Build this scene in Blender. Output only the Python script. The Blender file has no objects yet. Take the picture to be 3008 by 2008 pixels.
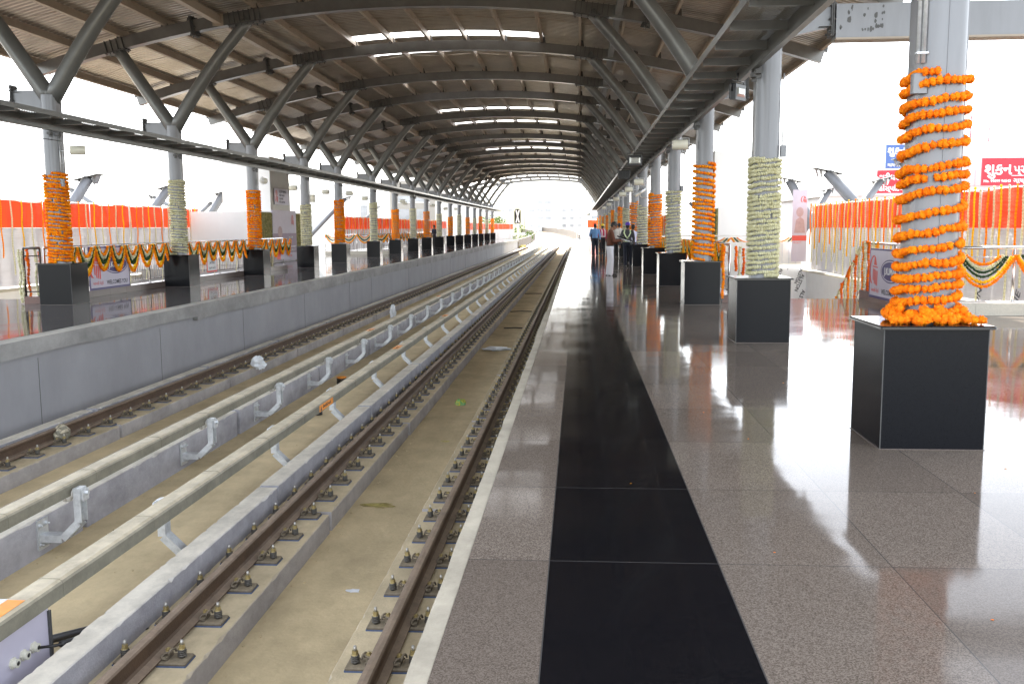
import bpy, bmesh, math, random
from mathutils import Vector, Matrix
R = random.Random(7)
sc = bpy.context.scene
# ------------------------------------------------------------------ camera, world, sun, exposure
cam_d = bpy.data.cameras.new("camera"); cam = bpy.data.objects.new("camera", cam_d)
sc.collection.objects.link(cam); sc.camera = cam
cam_d.sensor_width = 36.0; cam_d.lens = 33.02; cam_d.clip_end = 6000; cam_d.clip_start = 0.05
PI_, YA, RO = math.radians(6.9494), math.radians(4.0753), math.radians(-0.3456)
_f = Vector((-math.sin(YA), math.cos(YA), 0)); _r = Vector((math.cos(YA), math.sin(YA), 0)); _u = Vector((0, 0, 1))
_f2 = _f*math.cos(PI_) - _u*math.sin(PI_); _u2 = _u*math.cos(PI_) + _f*math.sin(PI_)
_r3 = _r*math.cos(RO) + _u2*math.sin(RO); _u3 = _u2*math.cos(RO) - _r*math.sin(RO)
M3 = Matrix((_r3, _u3, -_f2)).transposed()
cam.matrix_world = Matrix.Translation((0, 0, 1.5815)) @ M3.to_4x4()

SUN_EL, SUN_AZ = 50.0, -8.0      # azimuth measured from +Y towards +X
w = bpy.data.worlds.new("World"); sc.world = w; w.use_nodes = True
nt = w.node_tree; nt.nodes.clear()
wo = nt.nodes.new('ShaderNodeOutputWorld'); bg = nt.nodes.new('ShaderNodeBackground'); sk = nt.nodes.new('ShaderNodeTexSky')
sk.sky_type = 'NISHITA'; sk.sun_disc = False; sk.sun_elevation = math.radians(SUN_EL); sk.sun_rotation = math.radians(SUN_AZ)
sk.air_density = 1.0; sk.dust_density = 1.2; sk.ozone_density = 1.0
bg.inputs[1].default_value = 0.15
hs = nt.nodes.new('ShaderNodeHueSaturation'); hs.inputs['Saturation'].default_value = 0.32   # hazy white sky
nt.links.new(sk.outputs[0], hs.inputs['Color']); nt.links.new(hs.outputs[0], bg.inputs[0]); nt.links.new(bg.outputs[0], wo.inputs[0])
sl = bpy.data.lights.new("sun", 'SUN'); sl.energy = 4.0; sl.angle = math.radians(0.5); sl.color = (1.0, 0.95, 0.87)
so = bpy.data.objects.new("sun", sl); sc.collection.objects.link(so)
_d = Vector((math.sin(math.radians(SUN_AZ))*math.cos(math.radians(SUN_EL)), math.cos(math.radians(SUN_AZ))*math.cos(math.radians(SUN_EL)), math.sin(math.radians(SUN_EL))))
so.rotation_euler = _d.to_track_quat('Z', 'Y').to_euler()
sc.view_settings.view_transform = 'Standard'; sc.view_settings.look = 'None'
sc.view_settings.exposure = 2.7; sc.view_settings.gamma = 1.0
sc.cycles.max_bounces = 8; sc.cycles.diffuse_bounces = 5; sc.cycles.glossy_bounces = 4; sc.cycles.transparent_max_bounces = 12
sc.cycles.sample_clamp_indirect = 8.0

# ------------------------------------------------------------------ helpers
ORD = ['nearest', 'second', 'third', 'fourth', 'fifth', 'sixth', 'seventh', 'eighth', 'ninth', 'tenth', 'eleventh', 'twelfth',
       'thirteenth', 'fourteenth', 'fifteenth', 'sixteenth', 'seventeenth', 'eighteenth', 'nineteenth', 'twentieth', 'twenty-first', 'twenty-second',
       'twenty-third', 'twenty-fourth', 'twenty-fifth', 'twenty-sixth', 'twenty-seventh', 'twenty-eighth', 'twenty-ninth', 'thirtieth'] + ['%dth' % n for n in range(31, 160)]
def mat(name, col, rough=0.6, metal=0.0, var=0.0, scale=8.0, bump=0.0, col2=None, spec=0.5, detail=4.0, stretch=None, trans=0.0, bscale=None, bdist=0.01):
    m = bpy.data.materials.new(name); m.use_nodes = True; n = m.node_tree; b = n.nodes['Principled BSDF']
    b.inputs['Roughness'].default_value = rough; b.inputs['Metallic'].default_value = metal
    b.inputs['Specular IOR Level'].default_value = spec
    b.inputs['Base Color'].default_value = (*col, 1)
    m.diffuse_color = (*col, 1)
    tc = n.nodes.new('ShaderNodeTexCoord'); out = tc.outputs['Object']
    if stretch:
        mp = n.nodes.new('ShaderNodeMapping'); mp.inputs['Scale'].default_value = stretch
        n.links.new(out, mp.inputs[0]); out = mp.outputs[0]
    if col2 is None and var > 0: col2 = tuple(max(0, c*(1-var)) for c in col)
    if col2 is not None:
        no = n.nodes.new('ShaderNodeTexNoise'); no.inputs['Scale'].default_value = scale; no.inputs['Detail'].default_value = detail
        no.inputs['Roughness'].default_value = 0.65
        cr = n.nodes.new('ShaderNodeValToRGB'); cr.color_ramp.elements[0].position = 0.35; cr.color_ramp.elements[1].position = 0.65
        cr.color_ramp.elements[0].color = (*col2, 1); cr.color_ramp.elements[1].color = (*col, 1)
        n.links.new(out, no.inputs['Vector']); n.links.new(no.outputs[0], cr.inputs[0]); n.links.new(cr.outputs[0], b.inputs['Base Color'])
    if bump > 0:
        nb = n.nodes.new('ShaderNodeTexNoise'); nb.inputs['Scale'].default_value = bscale or scale*3; nb.inputs['Detail'].default_value = 5
        bp = n.nodes.new('ShaderNodeBump'); bp.inputs['Strength'].default_value = bump; bp.inputs['Distance'].default_value = bdist
        n.links.new(out, nb.inputs['Vector']); n.links.new(nb.outputs[0], bp.inputs['Height']); n.links.new(bp.outputs[0], b.inputs['Normal'])
    if trans > 0:
        tr = n.nodes.new('ShaderNodeBsdfTranslucent'); mx = n.nodes.new('ShaderNodeMixShader'); mx.inputs[0].default_value = trans
        tr.inputs[0].default_value = (*col, 1)
        o = n.nodes['Material Output']; n.links.new(b.outputs[0], mx.inputs[1]); n.links.new(tr.outputs[0], mx.inputs[2]); n.links.new(mx.outputs[0], o.inputs[0])
    return m
def attr_mat(name, c1, c2, rough=0.8, bscale=90, bump=0.5, trans=0.0):
    """flower petals: per-bead tint from the mesh attribute 'tint'"""
    m = bpy.data.materials.new(name); m.use_nodes = True; n = m.node_tree; b = n.nodes['Principled BSDF']
    b.inputs['Roughness'].default_value = rough; b.inputs['Specular IOR Level'].default_value = 0.2
    a = n.nodes.new('ShaderNodeAttribute'); a.attribute_name = 'tint'
    mx = n.nodes.new('ShaderNodeMixRGB'); 
    mx.inputs['Color1'].default_value = (*c1, 1); mx.inputs['Color2'].default_value = (*c2, 1)
    n.links.new(a.outputs['Fac'], mx.inputs['Fac']); n.links.new(mx.outputs['Color'], b.inputs['Base Color'])
    tc = n.nodes.new('ShaderNodeTexCoord'); nb = n.nodes.new('ShaderNodeTexVoronoi'); nb.inputs['Scale'].default_value = bscale
    bp = n.nodes.new('ShaderNodeBump'); bp.inputs['Strength'].default_value = bump; bp.inputs['Distance'].default_value = 0.006
    n.links.new(tc.outputs['Object'], nb.inputs['Vector']); n.links.new(nb.outputs[0], bp.inputs['Height']); n.links.new(bp.outputs[0], b.inputs['Normal'])
    m.diffuse_color = (*c1, 1)
    if trans:
        tr = n.nodes.new('ShaderNodeBsdfTranslucent'); ms = n.nodes.new('ShaderNodeMixShader'); ms.inputs[0].default_value = trans
        n.links.new(mx.outputs['Color'], tr.inputs[0]); o = n.nodes['Material Output']
        n.links.new(b.outputs[0], ms.inputs[1]); n.links.new(tr.outputs[0], ms.inputs[2]); n.links.new(ms.outputs[0], o.inputs[0])
    return m

class MB:
    def __init__(s): s.v = []; s.f = []; s.mi = []; s.sm = []; s.t = []; s.m = 0; s.tint = None
    def add(s, vs, fs, smooth=False, tint=None):
        o = len(s.v); s.v += [tuple(v) for v in vs]; s.f += [tuple(i+o for i in f) for f in fs]
        s.mi += [s.m]*len(fs); s.sm += [smooth]*len(fs)
        if tint is not None or s.tint is not None:
            if s.tint is None: s.tint = [0.0]*o
            s.tint += [tint if tint is not None else 0.0]*len(vs)
        return s
    def box(s, x0, x1, y0, y1, z0, z1, M=None):
        vs = [Vector((x, y, z)) for z in (z0, z1) for y in (y0, y1) for x in (x0, x1)]
        if M is not None: vs = [M @ v for v in vs]
        return s.add(vs, [(0, 2, 3, 1), (4, 5, 7, 6), (0, 1, 5, 4), (2, 6, 7, 3), (0, 4, 6, 2), (1, 3, 7, 5)])
    def cbox(s, x0, x1, y0, y1, z0, z1, c=0.01):
        """box with bevelled vertical+horizontal top edges (chamfer c) swept as stacked rings"""
        ring = lambda d, z: [(x0+d+c, y0+d, z), (x1-d-c, y0+d, z), (x1-d, y0+d+c, z), (x1-d, y1-d-c, z), (x1-d-c, y1-d, z), (x0+d+c, y1-d, z), (x0+d, y1-d-c, z), (x0+d, y0+d+c, z)]
        rs = ring(0, z0) + ring(0, z1-c) + ring(c, z1); fs = []
        for k in range(2):
            for i in range(8): j = (i+1) % 8; fs.append((k*8+i, k*8+j, k*8+8+j, k*8+8+i))
        fs.append(tuple(range(16, 24))); fs.append(tuple(reversed(range(8))))
        return s.add(rs, fs)
    def tube(s, pts, r, n=8, caps=True, smooth=True, r2=None, closed=False, ell=None):
        pts = [Vector(p) for p in pts]; N = len(pts); vs = []
        rad = r if callable(r) else (lambda t: r + ((r2-r)*t if r2 is not None else 0))
        prev = None
        for i, p in enumerate(pts):
            if closed: d = pts[(i+1) % N]-pts[i-1]
            else: d = pts[min(i+1, N-1)] - pts[max(i-1, 0)]
            if d.length < 1e-9: d = Vector((0, 0, 1))
            d.normalize()
            if prev is None:
                a = Vector((0, 0, 1)) if abs(d.z) < 0.9 else Vector((0, 1, 0))
                x = d.cross(a).normalized()
            else: x = (prev - d*prev.dot(d)).normalized()
            prev = x; y = d.cross(x); rr = rad(i/max(1, N-1))
            ex, ey = ell if ell else (1, 1)
            for k in range(n):
                a = 2*math.pi*k/n; vs.append(p + x*math.cos(a)*rr*ex + y*math.sin(a)*rr*ey)
        fs = []
        for i in range(N if closed else N-1):
            for k in range(n):
                a = i*n+k; b = i*n+(k+1) % n; i2 = (i+1) % N
                fs.append((a, b, i2*n+(k+1) % n, i2*n+k))
        if caps and not closed: fs.append(tuple(reversed(range(n)))); fs.append(tuple(range((N-1)*n, N*n)))
        return s.add(vs, fs, smooth)
    def cyl(s, x, y, z0, z1, r, n=12, r2=None, smooth=True): return s.tube([(x, y, z0), (x, y, z1)], r, n, True, smooth, r2)
    def prism(s, poly, axis, a, b, smooth=False):
        """poly 2D points; axis 'x' -> (y,z) profile extruded along x; 'y' -> (x,z); 'z' -> (x,y)"""
        f = {'x': lambda p, t: (t, p[0], p[1]), 'y': lambda p, t: (p[0], t, p[1]), 'z': lambda p, t: (p[0], p[1], t)}[axis]
        n = len(poly); vs = [f(p, a) for p in poly] + [f(p, b) for p in poly]
        fs = [tuple(reversed(range(n))), tuple(range(n, 2*n))] + [(i, (i+1) % n, n+(i+1) % n, n+i) for i in range(n)]
        return s.add(vs, fs, smooth)
    def sweep(s, poly, ys, off=None, zoff=None, smooth=False):
        n = len(poly); vs = []
        for y in ys:
            ox = off(y) if off else 0; oz = zoff(y) if zoff else 0
            vs += [(p[0]+ox, y, p[1]+oz) for p in poly]
        fs = [tuple(range(n)), tuple(reversed(range((len(ys)-1)*n, len(ys)*n)))]
        for j in range(len(ys)-1):
            for i in range(n): k = (i+1) % n; fs.append((j*n+i, (j+1)*n+i, (j+1)*n+k, j*n+k))
        return s.add(vs, fs, smooth)
    def ball(s, c, r, nu=8, nv=5, jit=0.0, sq=(1, 1, 1), tint=None, rnd=None, M=None):
        vs = []; rnd = rnd or R
        c = Vector(c)
        def P(u, v, k=1.0):
            p = Vector((math.sin(v)*math.cos(u)*sq[0], math.sin(v)*math.sin(u)*sq[1], math.cos(v)*sq[2]))*r*k
            if M is not None: p = M @ p
            return c+p
        vs.append(P(0, 0)); vs.append(P(0, math.pi))
        for j in range(1, nv):
            for i in range(nu): vs.append(P(2*math.pi*(i+0.5*(j % 2))/nu, math.pi*j/nv, 1+rnd.uniform(-jit, jit)))
        fs = []
        for i in range(nu):
            fs.append((0, 2+i, 2+(i+1) % nu)); b = 2+(nv-2)*nu; fs.append((1, b+(i+1) % nu, b+i))
        for j in range(nv-2):
            for i in range(nu): a = 2+j*nu; fs.append((a+i, a+nu+i, a+nu+(i+1) % nu, a+(i+1) % nu))
        return s.add(vs, fs, True, tint)
    def mesh(s, name, mats):
        me = bpy.data.meshes.new(name); me.from_pydata(s.v, [], s.f)
        for m in (mats if isinstance(mats, (list, tuple)) else [mats]): me.materials.append(m)
        me.polygons.foreach_set('material_index', s.mi); me.polygons.foreach_set('use_smooth', s.sm)
        if s.tint is not None:
            a = me.attributes.new('tint', 'FLOAT', 'POINT'); a.data.foreach_set('value', s.tint)
        me.update(); return me
    def obj(s, name, mats, parent=None, loc=(0, 0, 0), label=None, cat=None, group=None, kind=None, rz=0):
        return mkobj(name, s.mesh(name, mats), parent, loc, label, cat, group, kind, rz)
def mkobj(name, me, parent=None, loc=(0, 0, 0), label=None, cat=None, group=None, kind=None, rz=0):
    o = bpy.data.objects.new(name, me); sc.collection.objects.link(o); o.location = loc; o.rotation_euler = (0, 0, rz)
    if parent is not None: o.parent = parent
    tag(o, label, cat, group, kind); return o
def tag(o, label=None, cat=None, group=None, kind=None):
    if label: o['label'] = label
    if cat: o['category'] = cat
    if group: o['group'] = group
    if kind: o['kind'] = kind
def thing(name, label, cat, loc=(0, 0, 0), rz=0, group=None):
    o = bpy.data.objects.new(name, None); sc.collection.objects.link(o); o.empty_display_size = 0.1
    o.location = loc; o.rotation_euler = (0, 0, rz); tag(o, label, cat, group); return o
def copy_tree(o, parent=None, kids=None):
    c = o.copy(); sc.collection.objects.link(c)
    if parent is not None: c.parent = parent
    for ch in (KIDS.get(o.name) or [q for q in o.children]): copy_tree(ch, c)
    return c
KIDS = {}
def text_mesh(body, size, ext=0.0, align='LEFT', shear=0.0, bold=0.0, sx=1.0):
    c = bpy.data.curves.new('txt', 'FONT'); c.body = body; c.size = size; c.extrude = ext; c.align_x = align; c.shear = shear; c.offset = bold; c.resolution_u = 2
    o = bpy.data.objects.new('txt', c); sc.collection.objects.link(o)
    dg = bpy.context.evaluated_depsgraph_get(); me = bpy.data.meshes.new_from_object(o.evaluated_get(dg))
    bpy.data.objects.remove(o); bpy.data.curves.remove(c)
    if sx != 1.0:
        for v in me.vertices: v.co.x *= sx
    return me
def put_text(body, size, m, parent, at, name='lettering', bold=0.0, align='LEFT', sx=1.0, X=Vector((1, 0, 0)), Z=Vector((0, 0, 1)), rot=0.0, ext=0.001):
    """lays text on a board: X = reading direction, Z = up; at = local position of baseline start"""
    me = text_mesh(body, size, ext, align, 0, bold, sx)
    me.materials.clear(); me.materials.append(m)
    N = X.cross(Z); ca, sa = math.cos(rot), math.sin(rot)
    X2 = X*ca+Z*sa; Z2 = Z*ca-X*sa
    for v in me.vertices:
        c = v.co.copy(); v.co = Vector(at) + X2*c.x + Z2*c.y + N*c.z
    o = bpy.data.objects.new(name, me); sc.collection.objects.link(o)
    if parent is not None: o.parent = parent
    return o
def off(y): return -(max(0.0, y-127.0))**2/4600.0
def zoff(y): return 0.0038*max(0.0, y-130.0)
YS_FAR = [-6, 0, 127, 150, 175, 200, 230, 260, 300, 340, 380, 430, 480]

# ------------------------------------------------------------------ materials
# polished floor granite
def granite_floor(name, c1, c2, c3, rough, joint=(0.02, 0.02, 0.02), sc1=220, ior=1.12):
    m = bpy.data.materials.new(name); m.use_nodes = True; n = m.node_tree; b = n.nodes['Principled BSDF']; L = n.links
    tc = n.nodes.new('ShaderNodeTexCoord')
    no = n.nodes.new('ShaderNodeTexNoise'); no.inputs['Scale'].default_value = sc1; no.inputs['Detail'].default_value = 3
    cr = n.nodes.new('ShaderNodeValToRGB'); e = cr.color_ramp.elements; e[0].position = 0.38; e[0].color = (*c2, 1); e[1].position = 0.60; e[1].color = (*c1, 1)
    vo = n.nodes.new('ShaderNodeTexVoronoi'); vo.inputs['Scale'].default_value = sc1*0.62; L.new(tc.outputs['Object'], vo.inputs[0])
    sv = n.nodes.new('ShaderNodeSeparateColor'); L.new(vo.outputs['Color'], sv.inputs[0])
    av = n.nodes.new('ShaderNodeMath'); av.operation = 'MULTIPLY_ADD'; av.inputs[1].default_value = 0.42; L.new(sv.outputs[0], av.inputs[0])
    a2 = n.nodes.new('ShaderNodeMath'); a2.operation = 'MULTIPLY'; a2.inputs[1].default_value = 0.58; L.new(no.outputs[0], a2.inputs[0]); L.new(a2.outputs[0], av.inputs[2])
    L.new(tc.outputs['Object'], no.inputs[0]); L.new(av.outputs[0], cr.inputs[0])
    # tile-to-tile tone
    mp = n.nodes.new('ShaderNodeMapping'); mp.inputs['Location'].default_value = (0.136/0.8+0.0, -(4.335-1.275*4)/1.275, 0); mp.inputs['Scale'].default_value = (1/0.8, 1/1.275, 1)
    wn = n.nodes.new('ShaderNodeTexWhiteNoise'); wn.noise_dimensions = '2D'
    sp = n.nodes.new('ShaderNodeVectorMath'); sp.operation = 'FLOOR'
    L.new(tc.outputs['Object'], mp.inputs[0]); L.new(mp.outputs[0], sp.inputs[0]); L.new(sp.outputs[0], wn.inputs['Vector'])
    mx = n.nodes.new('ShaderNodeMixRGB'); mx.inputs['Color2'].default_value = (*c3, 1)
    ma = n.nodes.new('ShaderNodeMath'); ma.operation = 'MULTIPLY'; ma.inputs[1].default_value = 0.65; L.new(wn.outputs['Value'], ma.inputs[0])
    L.new(ma.outputs[0], mx.inputs['Fac']); L.new(cr.outputs[0], mx.inputs['Color1'])
    big = n.nodes.new('ShaderNodeTexNoise'); big.inputs['Scale'].default_value = 1.3; big.inputs['Detail'].default_value = 5; L.new(tc.outputs['Object'], big.inputs[0])
    rr = n.nodes.new('ShaderNodeMapRange'); rr.inputs['From Min'].default_value = 0.35; rr.inputs['From Max'].default_value = 0.75
    rr.inputs['To Min'].default_value = rough*0.7; rr.inputs['To Max'].default_value = rough*1.8; L.new(big.outputs[0], rr.inputs[0]); L.new(rr.outputs[0], b.inputs['Roughness'])
    # joints
    fr = n.nodes.new('ShaderNodeVectorMath'); fr.operation = 'FRACTION'; L.new(mp.outputs[0], fr.inputs[0])
    sx = n.nodes.new('ShaderNodeSeparateXYZ'); L.new(fr.outputs[0], sx.inputs[0])
    def near(outp, wd):
        a = n.nodes.new('ShaderNodeMath'); a.operation = 'SUBTRACT'; a.inputs[1].default_value = 0.5; L.new(outp, a.inputs[0])
        c = n.nodes.new('ShaderNodeMath'); c.operation = 'ABSOLUTE'; L.new(a.outputs[0], c.inputs[0])
        g = n.nodes.new('ShaderNodeMath'); g.operation = 'GREATER_THAN'; g.inputs[1].default_value = 0.5-wd; L.new(c.outputs[0], g.inputs[0]); return g.outputs[0]
    g1 = near(sx.outputs[0], 0.0028/0.8); g2 = near(sx.outputs[1], 0.0032/1.275)
    mm = n.nodes.new('ShaderNodeMath'); mm.operation = 'MAXIMUM'; L.new(g1, mm.inputs[0]); L.new(g2, mm.inputs[1])
    mj = n.nodes.new('ShaderNodeMixRGB'); mj.inputs['Color2'].default_value = (*joint, 1)
    L.new(mm.outputs[0], mj.inputs['Fac']); L.new(mx.outputs['Color'], mj.inputs['Color1']); L.new(mj.outputs['Color'], b.inputs['Base Color'])
    # slight waviness so reflections wobble like real polished slabs
    wv = n.nodes.new('ShaderNodeTexNoise'); wv.inputs['Scale'].default_value = 2.2; wv.inputs['Detail'].default_value = 1.5
    L.new(tc.outputs['Object'], wv.inputs[0]); bp = n.nodes.new('ShaderNodeBump'); bp.inputs['Strength'].default_value = 0.12; bp.inputs['Distance'].default_value = 0.01
    L.new(wv.outputs[0], bp.inputs['Height']); L.new(bp.outputs[0], b.inputs['Normal'])
    b.inputs['Specular IOR Level'].default_value = 0.5; b.inputs['IOR'].default_value = ior
    return m
M_FLOOR = granite_floor('polished_grey_granite', (0.215, 0.178, 0.145), (0.088, 0.070, 0.056), (0.080, 0.064, 0.052), 0.07, (0.06, 0.055, 0.05), 330)
M_BLACK = granite_floor('polished_black_granite', (0.009, 0.008, 0.009), (0.004, 0.004, 0.005), (0.006, 0.006, 0.007), 0.075, (0.055, 0.052, 0.05), 240, 1.13)
M_LFLOOR = granite_floor('polished_dark_granite', (0.15, 0.135, 0.13), (0.05, 0.046, 0.046), (0.07, 0.065, 0.065), 0.06, (0.04, 0.04, 0.04), 150)
M_PED = mat('black_granite_cladding', (0.0070, 0.0075, 0.0100), 0.2, 0, col2=(0.003, 0.0033, 0.0045), scale=160, detail=3, spec=0.15)
M_PED.node_tree.nodes['Principled BSDF'].inputs['IOR'].default_value = 1.25; M_PED.node_tree.nodes['Principled BSDF'].inputs['Specular IOR Level'].default_value = 0.5
M_CAP = mat('black_granite_cap', (0.02, 0.018, 0.018), 0.08, 0, var=0.4, scale=120)
M_KERB = mat('brown_granite_kerb', (0.17, 0.135, 0.115), 0.3, 0, col2=(0.07, 0.05, 0.045), scale=120, detail=3)
M_REDK = mat('red_granite_kerb', (0.16, 0.07, 0.055), 0.25, 0, var=0.5, scale=120)
M_PALEK = mat('pale_stone_kerb', (0.5, 0.46, 0.38), 0.5, 0, var=0.25, scale=60)
def dusty(name, side, top, rough=0.75, scale=6, amount=1.0, bump=0.35, bscale=60):
    """painted/bare face with settled dust on faces that look up"""
    m = bpy.data.materials.new(name); m.use_nodes = True; n = m.node_tree; b = n.nodes['Principled BSDF']; L = n.links
    b.inputs['Roughness'].default_value = rough; b.inputs['Specular IOR Level'].default_value = 0.25
    tc = n.nodes.new('ShaderNodeTexCoord'); no = n.nodes.new('ShaderNodeTexNoise'); no.inputs['Scale'].default_value = scale; no.inputs['Detail'].default_value = 6
    no.inputs['Roughness'].default_value = 0.7; L.new(tc.outputs['Object'], no.inputs[0])
    c1 = n.nodes.new('ShaderNodeValToRGB'); c1.color_ramp.elements[0].position = 0.3; c1.color_ramp.elements[1].position = 0.7
    c1.color_ramp.elements[0].color = (*[q*0.80 for q in side], 1); c1.color_ramp.elements[1].color = (*side, 1)
    c2 = n.nodes.new('ShaderNodeValToRGB'); c2.color_ramp.elements[0].position = 0.3; c2.color_ramp.elements[1].position = 0.7
    c2.color_ramp.elements[0].color = (*[q*0.78 for q in top], 1); c2.color_ramp.elements[1].color = (*top, 1)
    L.new(no.outputs[0], c1.inputs[0]); L.new(no.outputs[0], c2.inputs[0])
    st = n.nodes.new('ShaderNodeTexNoise'); st.inputs['Scale'].default_value = scale*0.45; st.inputs['Detail'].default_value = 9; st.inputs['Roughness'].default_value = 0.72
    sm_ = n.nodes.new('ShaderNodeMapping'); sm_.inputs['Location'].default_value = (13.1, 4.7, 2.2); sm_.inputs['Scale'].default_value = (1, 0.55, 1); L.new(tc.outputs['Object'], sm_.inputs[0]); L.new(sm_.outputs[0], st.inputs[0])
    sr = n.nodes.new('ShaderNodeMapRange'); sr.inputs['From Min'].default_value = 0.36; sr.inputs['From Max'].default_value = 0.60; sr.inputs['To Min'].default_value = 0.70; sr.inputs['To Max'].default_value = 1.0; L.new(st.outputs[0], sr.inputs[0])
    g = n.nodes.new('ShaderNodeNewGeometry'); s = n.nodes.new('ShaderNodeSeparateXYZ'); L.new(g.outputs['True Normal'], s.inputs[0])
    mr = n.nodes.new('ShaderNodeMapRange'); mr.inputs['From Min'].default_value = 0.3; mr.inputs['From Max'].default_value = 0.9; mr.inputs['To Max'].default_value = amount
    L.new(s.outputs[2], mr.inputs[0]); mx = n.nodes.new('ShaderNodeMixRGB'); 
    L.new(mr.outputs[0], mx.inputs['Fac']); L.new(c1.outputs[0], mx.inputs['Color1']); L.new(c2.outputs[0], mx.inputs['Color2'])
    mu = n.nodes.new('ShaderNodeMixRGB'); mu.blend_type = 'MULTIPLY'; mu.inputs[0].default_value = 1.0; L.new(mx.outputs['Color'], mu.inputs[1]); L.new(sr.outputs[0], mu.inputs[2]); L.new(mu.outputs[0], b.inputs['Base Color'])
    nb = n.nodes.new('ShaderNodeTexNoise'); nb.inputs['Scale'].default_value = bscale; nb.inputs['Detail'].default_value = 5; L.new(tc.outputs['Object'], nb.inputs[0])
    bp = n.nodes.new('ShaderNodeBump'); bp.inputs['Strength'].default_value = bump; bp.inputs['Distance'].default_value = 0.012
    L.new(nb.outputs[0], bp.inputs['Height']); L.new(bp.outputs[0], b.inputs['Normal'])
    return m
SAND = (0.71, 0.57, 0.34)
M_BED = dusty('sandy_concrete_bed', SAND, SAND, 0.9, 1.6, 1.0, 0.5, 26)
M_UPST = dusty('grey_painted_upstand', (0.47, 0.46, 0.485), (0.80, 0.74, 0.62), 0.75, 5)
M_PLINTH = dusty('grey_painted_plinth', (0.50, 0.47, 0.45), (0.68, 0.56, 0.36), 0.85, 4)
M_COPE = dusty('grey_concrete_coping', (0.36, 0.355, 0.345), (0.46, 0.44, 0.38), 0.8, 3)
M_PARAP = dusty('shaded_parapet_concrete', (0.15, 0.125, 0.10), (0.22, 0.19, 0.15), 0.85, 3)  # shade on the viaduct parapets is put into this dark brown
M_CURB = dusty('cream_painted_curb', (0.42, 0.39, 0.33), (0.48, 0.43, 0.335), 0.75, 4)
M_PWALL = mat('bluegrey_painted_wall', (0.31, 0.31, 0.325), 0.7, 0, var=0.14, scale=0.9, stretch=(1, 1.2, 0.7), bump=0.1, bscale=12)
M_COVER = dusty('grey_composite_cover', (0.24, 0.225, 0.17), (0.70, 0.61, 0.44), 0.55, 9, 0.9, 0.15)
M_RAIL = dusty('rusty_rail_steel', (0.105, 0.066, 0.042), (0.33, 0.25, 0.18), 0.6, 14, 0.9, 0.2)
M_CLIP = dusty('dusty_steel_clip', (0.16, 0.13, 0.095), (0.33, 0.27, 0.18), 0.65, 60, 0.8, 0.2)
M_NUT = mat('yellow_passivated_nut', (0.46, 0.36, 0.16), 0.4, 0.5, var=0.4, scale=120)
M_STUD = mat('bare_steel_stud', (0.5, 0.48, 0.43), 0.45, 0.6, var=0.3, scale=120)
M_COIL = mat('black_coil_spring', (0.11, 0.10, 0.085), 0.55, 0.2, var=0.3, scale=80)
M_PAD = mat('blue_rubber_pad', (0.07, 0.11, 0.21), 0.7, 0, var=0.3, scale=40)
M_GALV = mat('galvanised_steel', (0.70, 0.72, 0.73), 0.38, 0.55, var=0.22, scale=22, bump=0.06)
M_PORC = mat('white_porcelain', (0.72, 0.70, 0.66), 0.25, 0, var=0.08, scale=20)
M_STEEL = mat('grey_painted_steel', (0.160, 0.165, 0.158), 0.32, 0.2, col2=(0.132, 0.135, 0.128), scale=3.0, detail=5, bump=0.05, bscale=9)
M_GIRD = mat('dark_grey_brown_girder_paint', (0.165, 0.16, 0.15), 0.28, 0.3, col2=(0.13, 0.124, 0.115), scale=2.0, bump=0.05, bscale=6)
M_COL = mat('silver_grey_column_paint', (0.205, 0.21, 0.22), 0.34, 0.2, var=0.13, scale=4.0, stretch=(1, 1, 0.15), bump=0.05, bscale=10)
M_DARKST = mat('dark_grey_painted_steel', (0.085, 0.085, 0.082), 0.5, 0.1, var=0.3, scale=6)
M_PURLIN = mat('tan_primer_steel', (0.35, 0.29, 0.225), 0.5, 0.15, var=0.14, scale=3)
M_SHEET = mat('corrugated_zinc_sheet', (0.43, 0.385, 0.33), 0.28, 0.5, var=0.18, scale=2.5, bump=0.05, bscale=8)
M_SS = mat('stainless_steel', (0.62, 0.61, 0.60), 0.16, 0.95, var=0.06, scale=5)
M_DKRAIL = mat('dark_steel_tube', (0.12, 0.11, 0.10), 0.25, 0.7, var=0.2, scale=5)
M_WHITEP = mat('white_powder_coat', (0.78, 0.77, 0.72), 0.4, 0, var=0.05, scale=8)
M_BLKP = mat('black_powder_coat', (0.012, 0.012, 0.013), 0.4, 0, var=0.2, scale=30)
M_CREAM = mat('cream_abs_plastic', (0.70, 0.68, 0.56), 0.4, 0, var=0.06, scale=10)
M_LENS = mat('floodlight_glass', (0.55, 0.56, 0.52), 0.12, 0.2, var=0.15, scale=25)
M_OR = attr_mat('orange_marigold', (0.92, 0.185, 0.003), (1.0, 0.37, 0.006), trans=0.12)
M_ORD = attr_mat('deep_orange_marigold', (0.78, 0.10, 0.004), (0.9, 0.2, 0.006), trans=0.12)
M_YE = attr_mat('yellow_marigold', (0.86, 0.42, 0.008), (0.93, 0.58, 0.02), trans=0.12)
M_WH = attr_mat('cream_tuberose', (0.62, 0.58, 0.33), (0.78, 0.76, 0.55), trans=0.15, bscale=70)
M_GR = attr_mat('dark_green_leaves', (0.012, 0.035, 0.010), (0.03, 0.075, 0.018), rough=0.5)
M_CLO = mat('orange_satin_cloth', (0.64, 0.052, 0.012), 0.55, 0, var=0.12, scale=2, stretch=(0.4, 0.4, 5), bump=0.3, bscale=3, trans=0.35, bdist=0.05)
M_CLW = mat('white_satin_cloth', (0.42, 0.40, 0.40), 0.5, 0, var=0.12, scale=2, stretch=(0.4, 0.4, 5), bump=0.35, bscale=3, trans=0.25, bdist=0.05)
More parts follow.
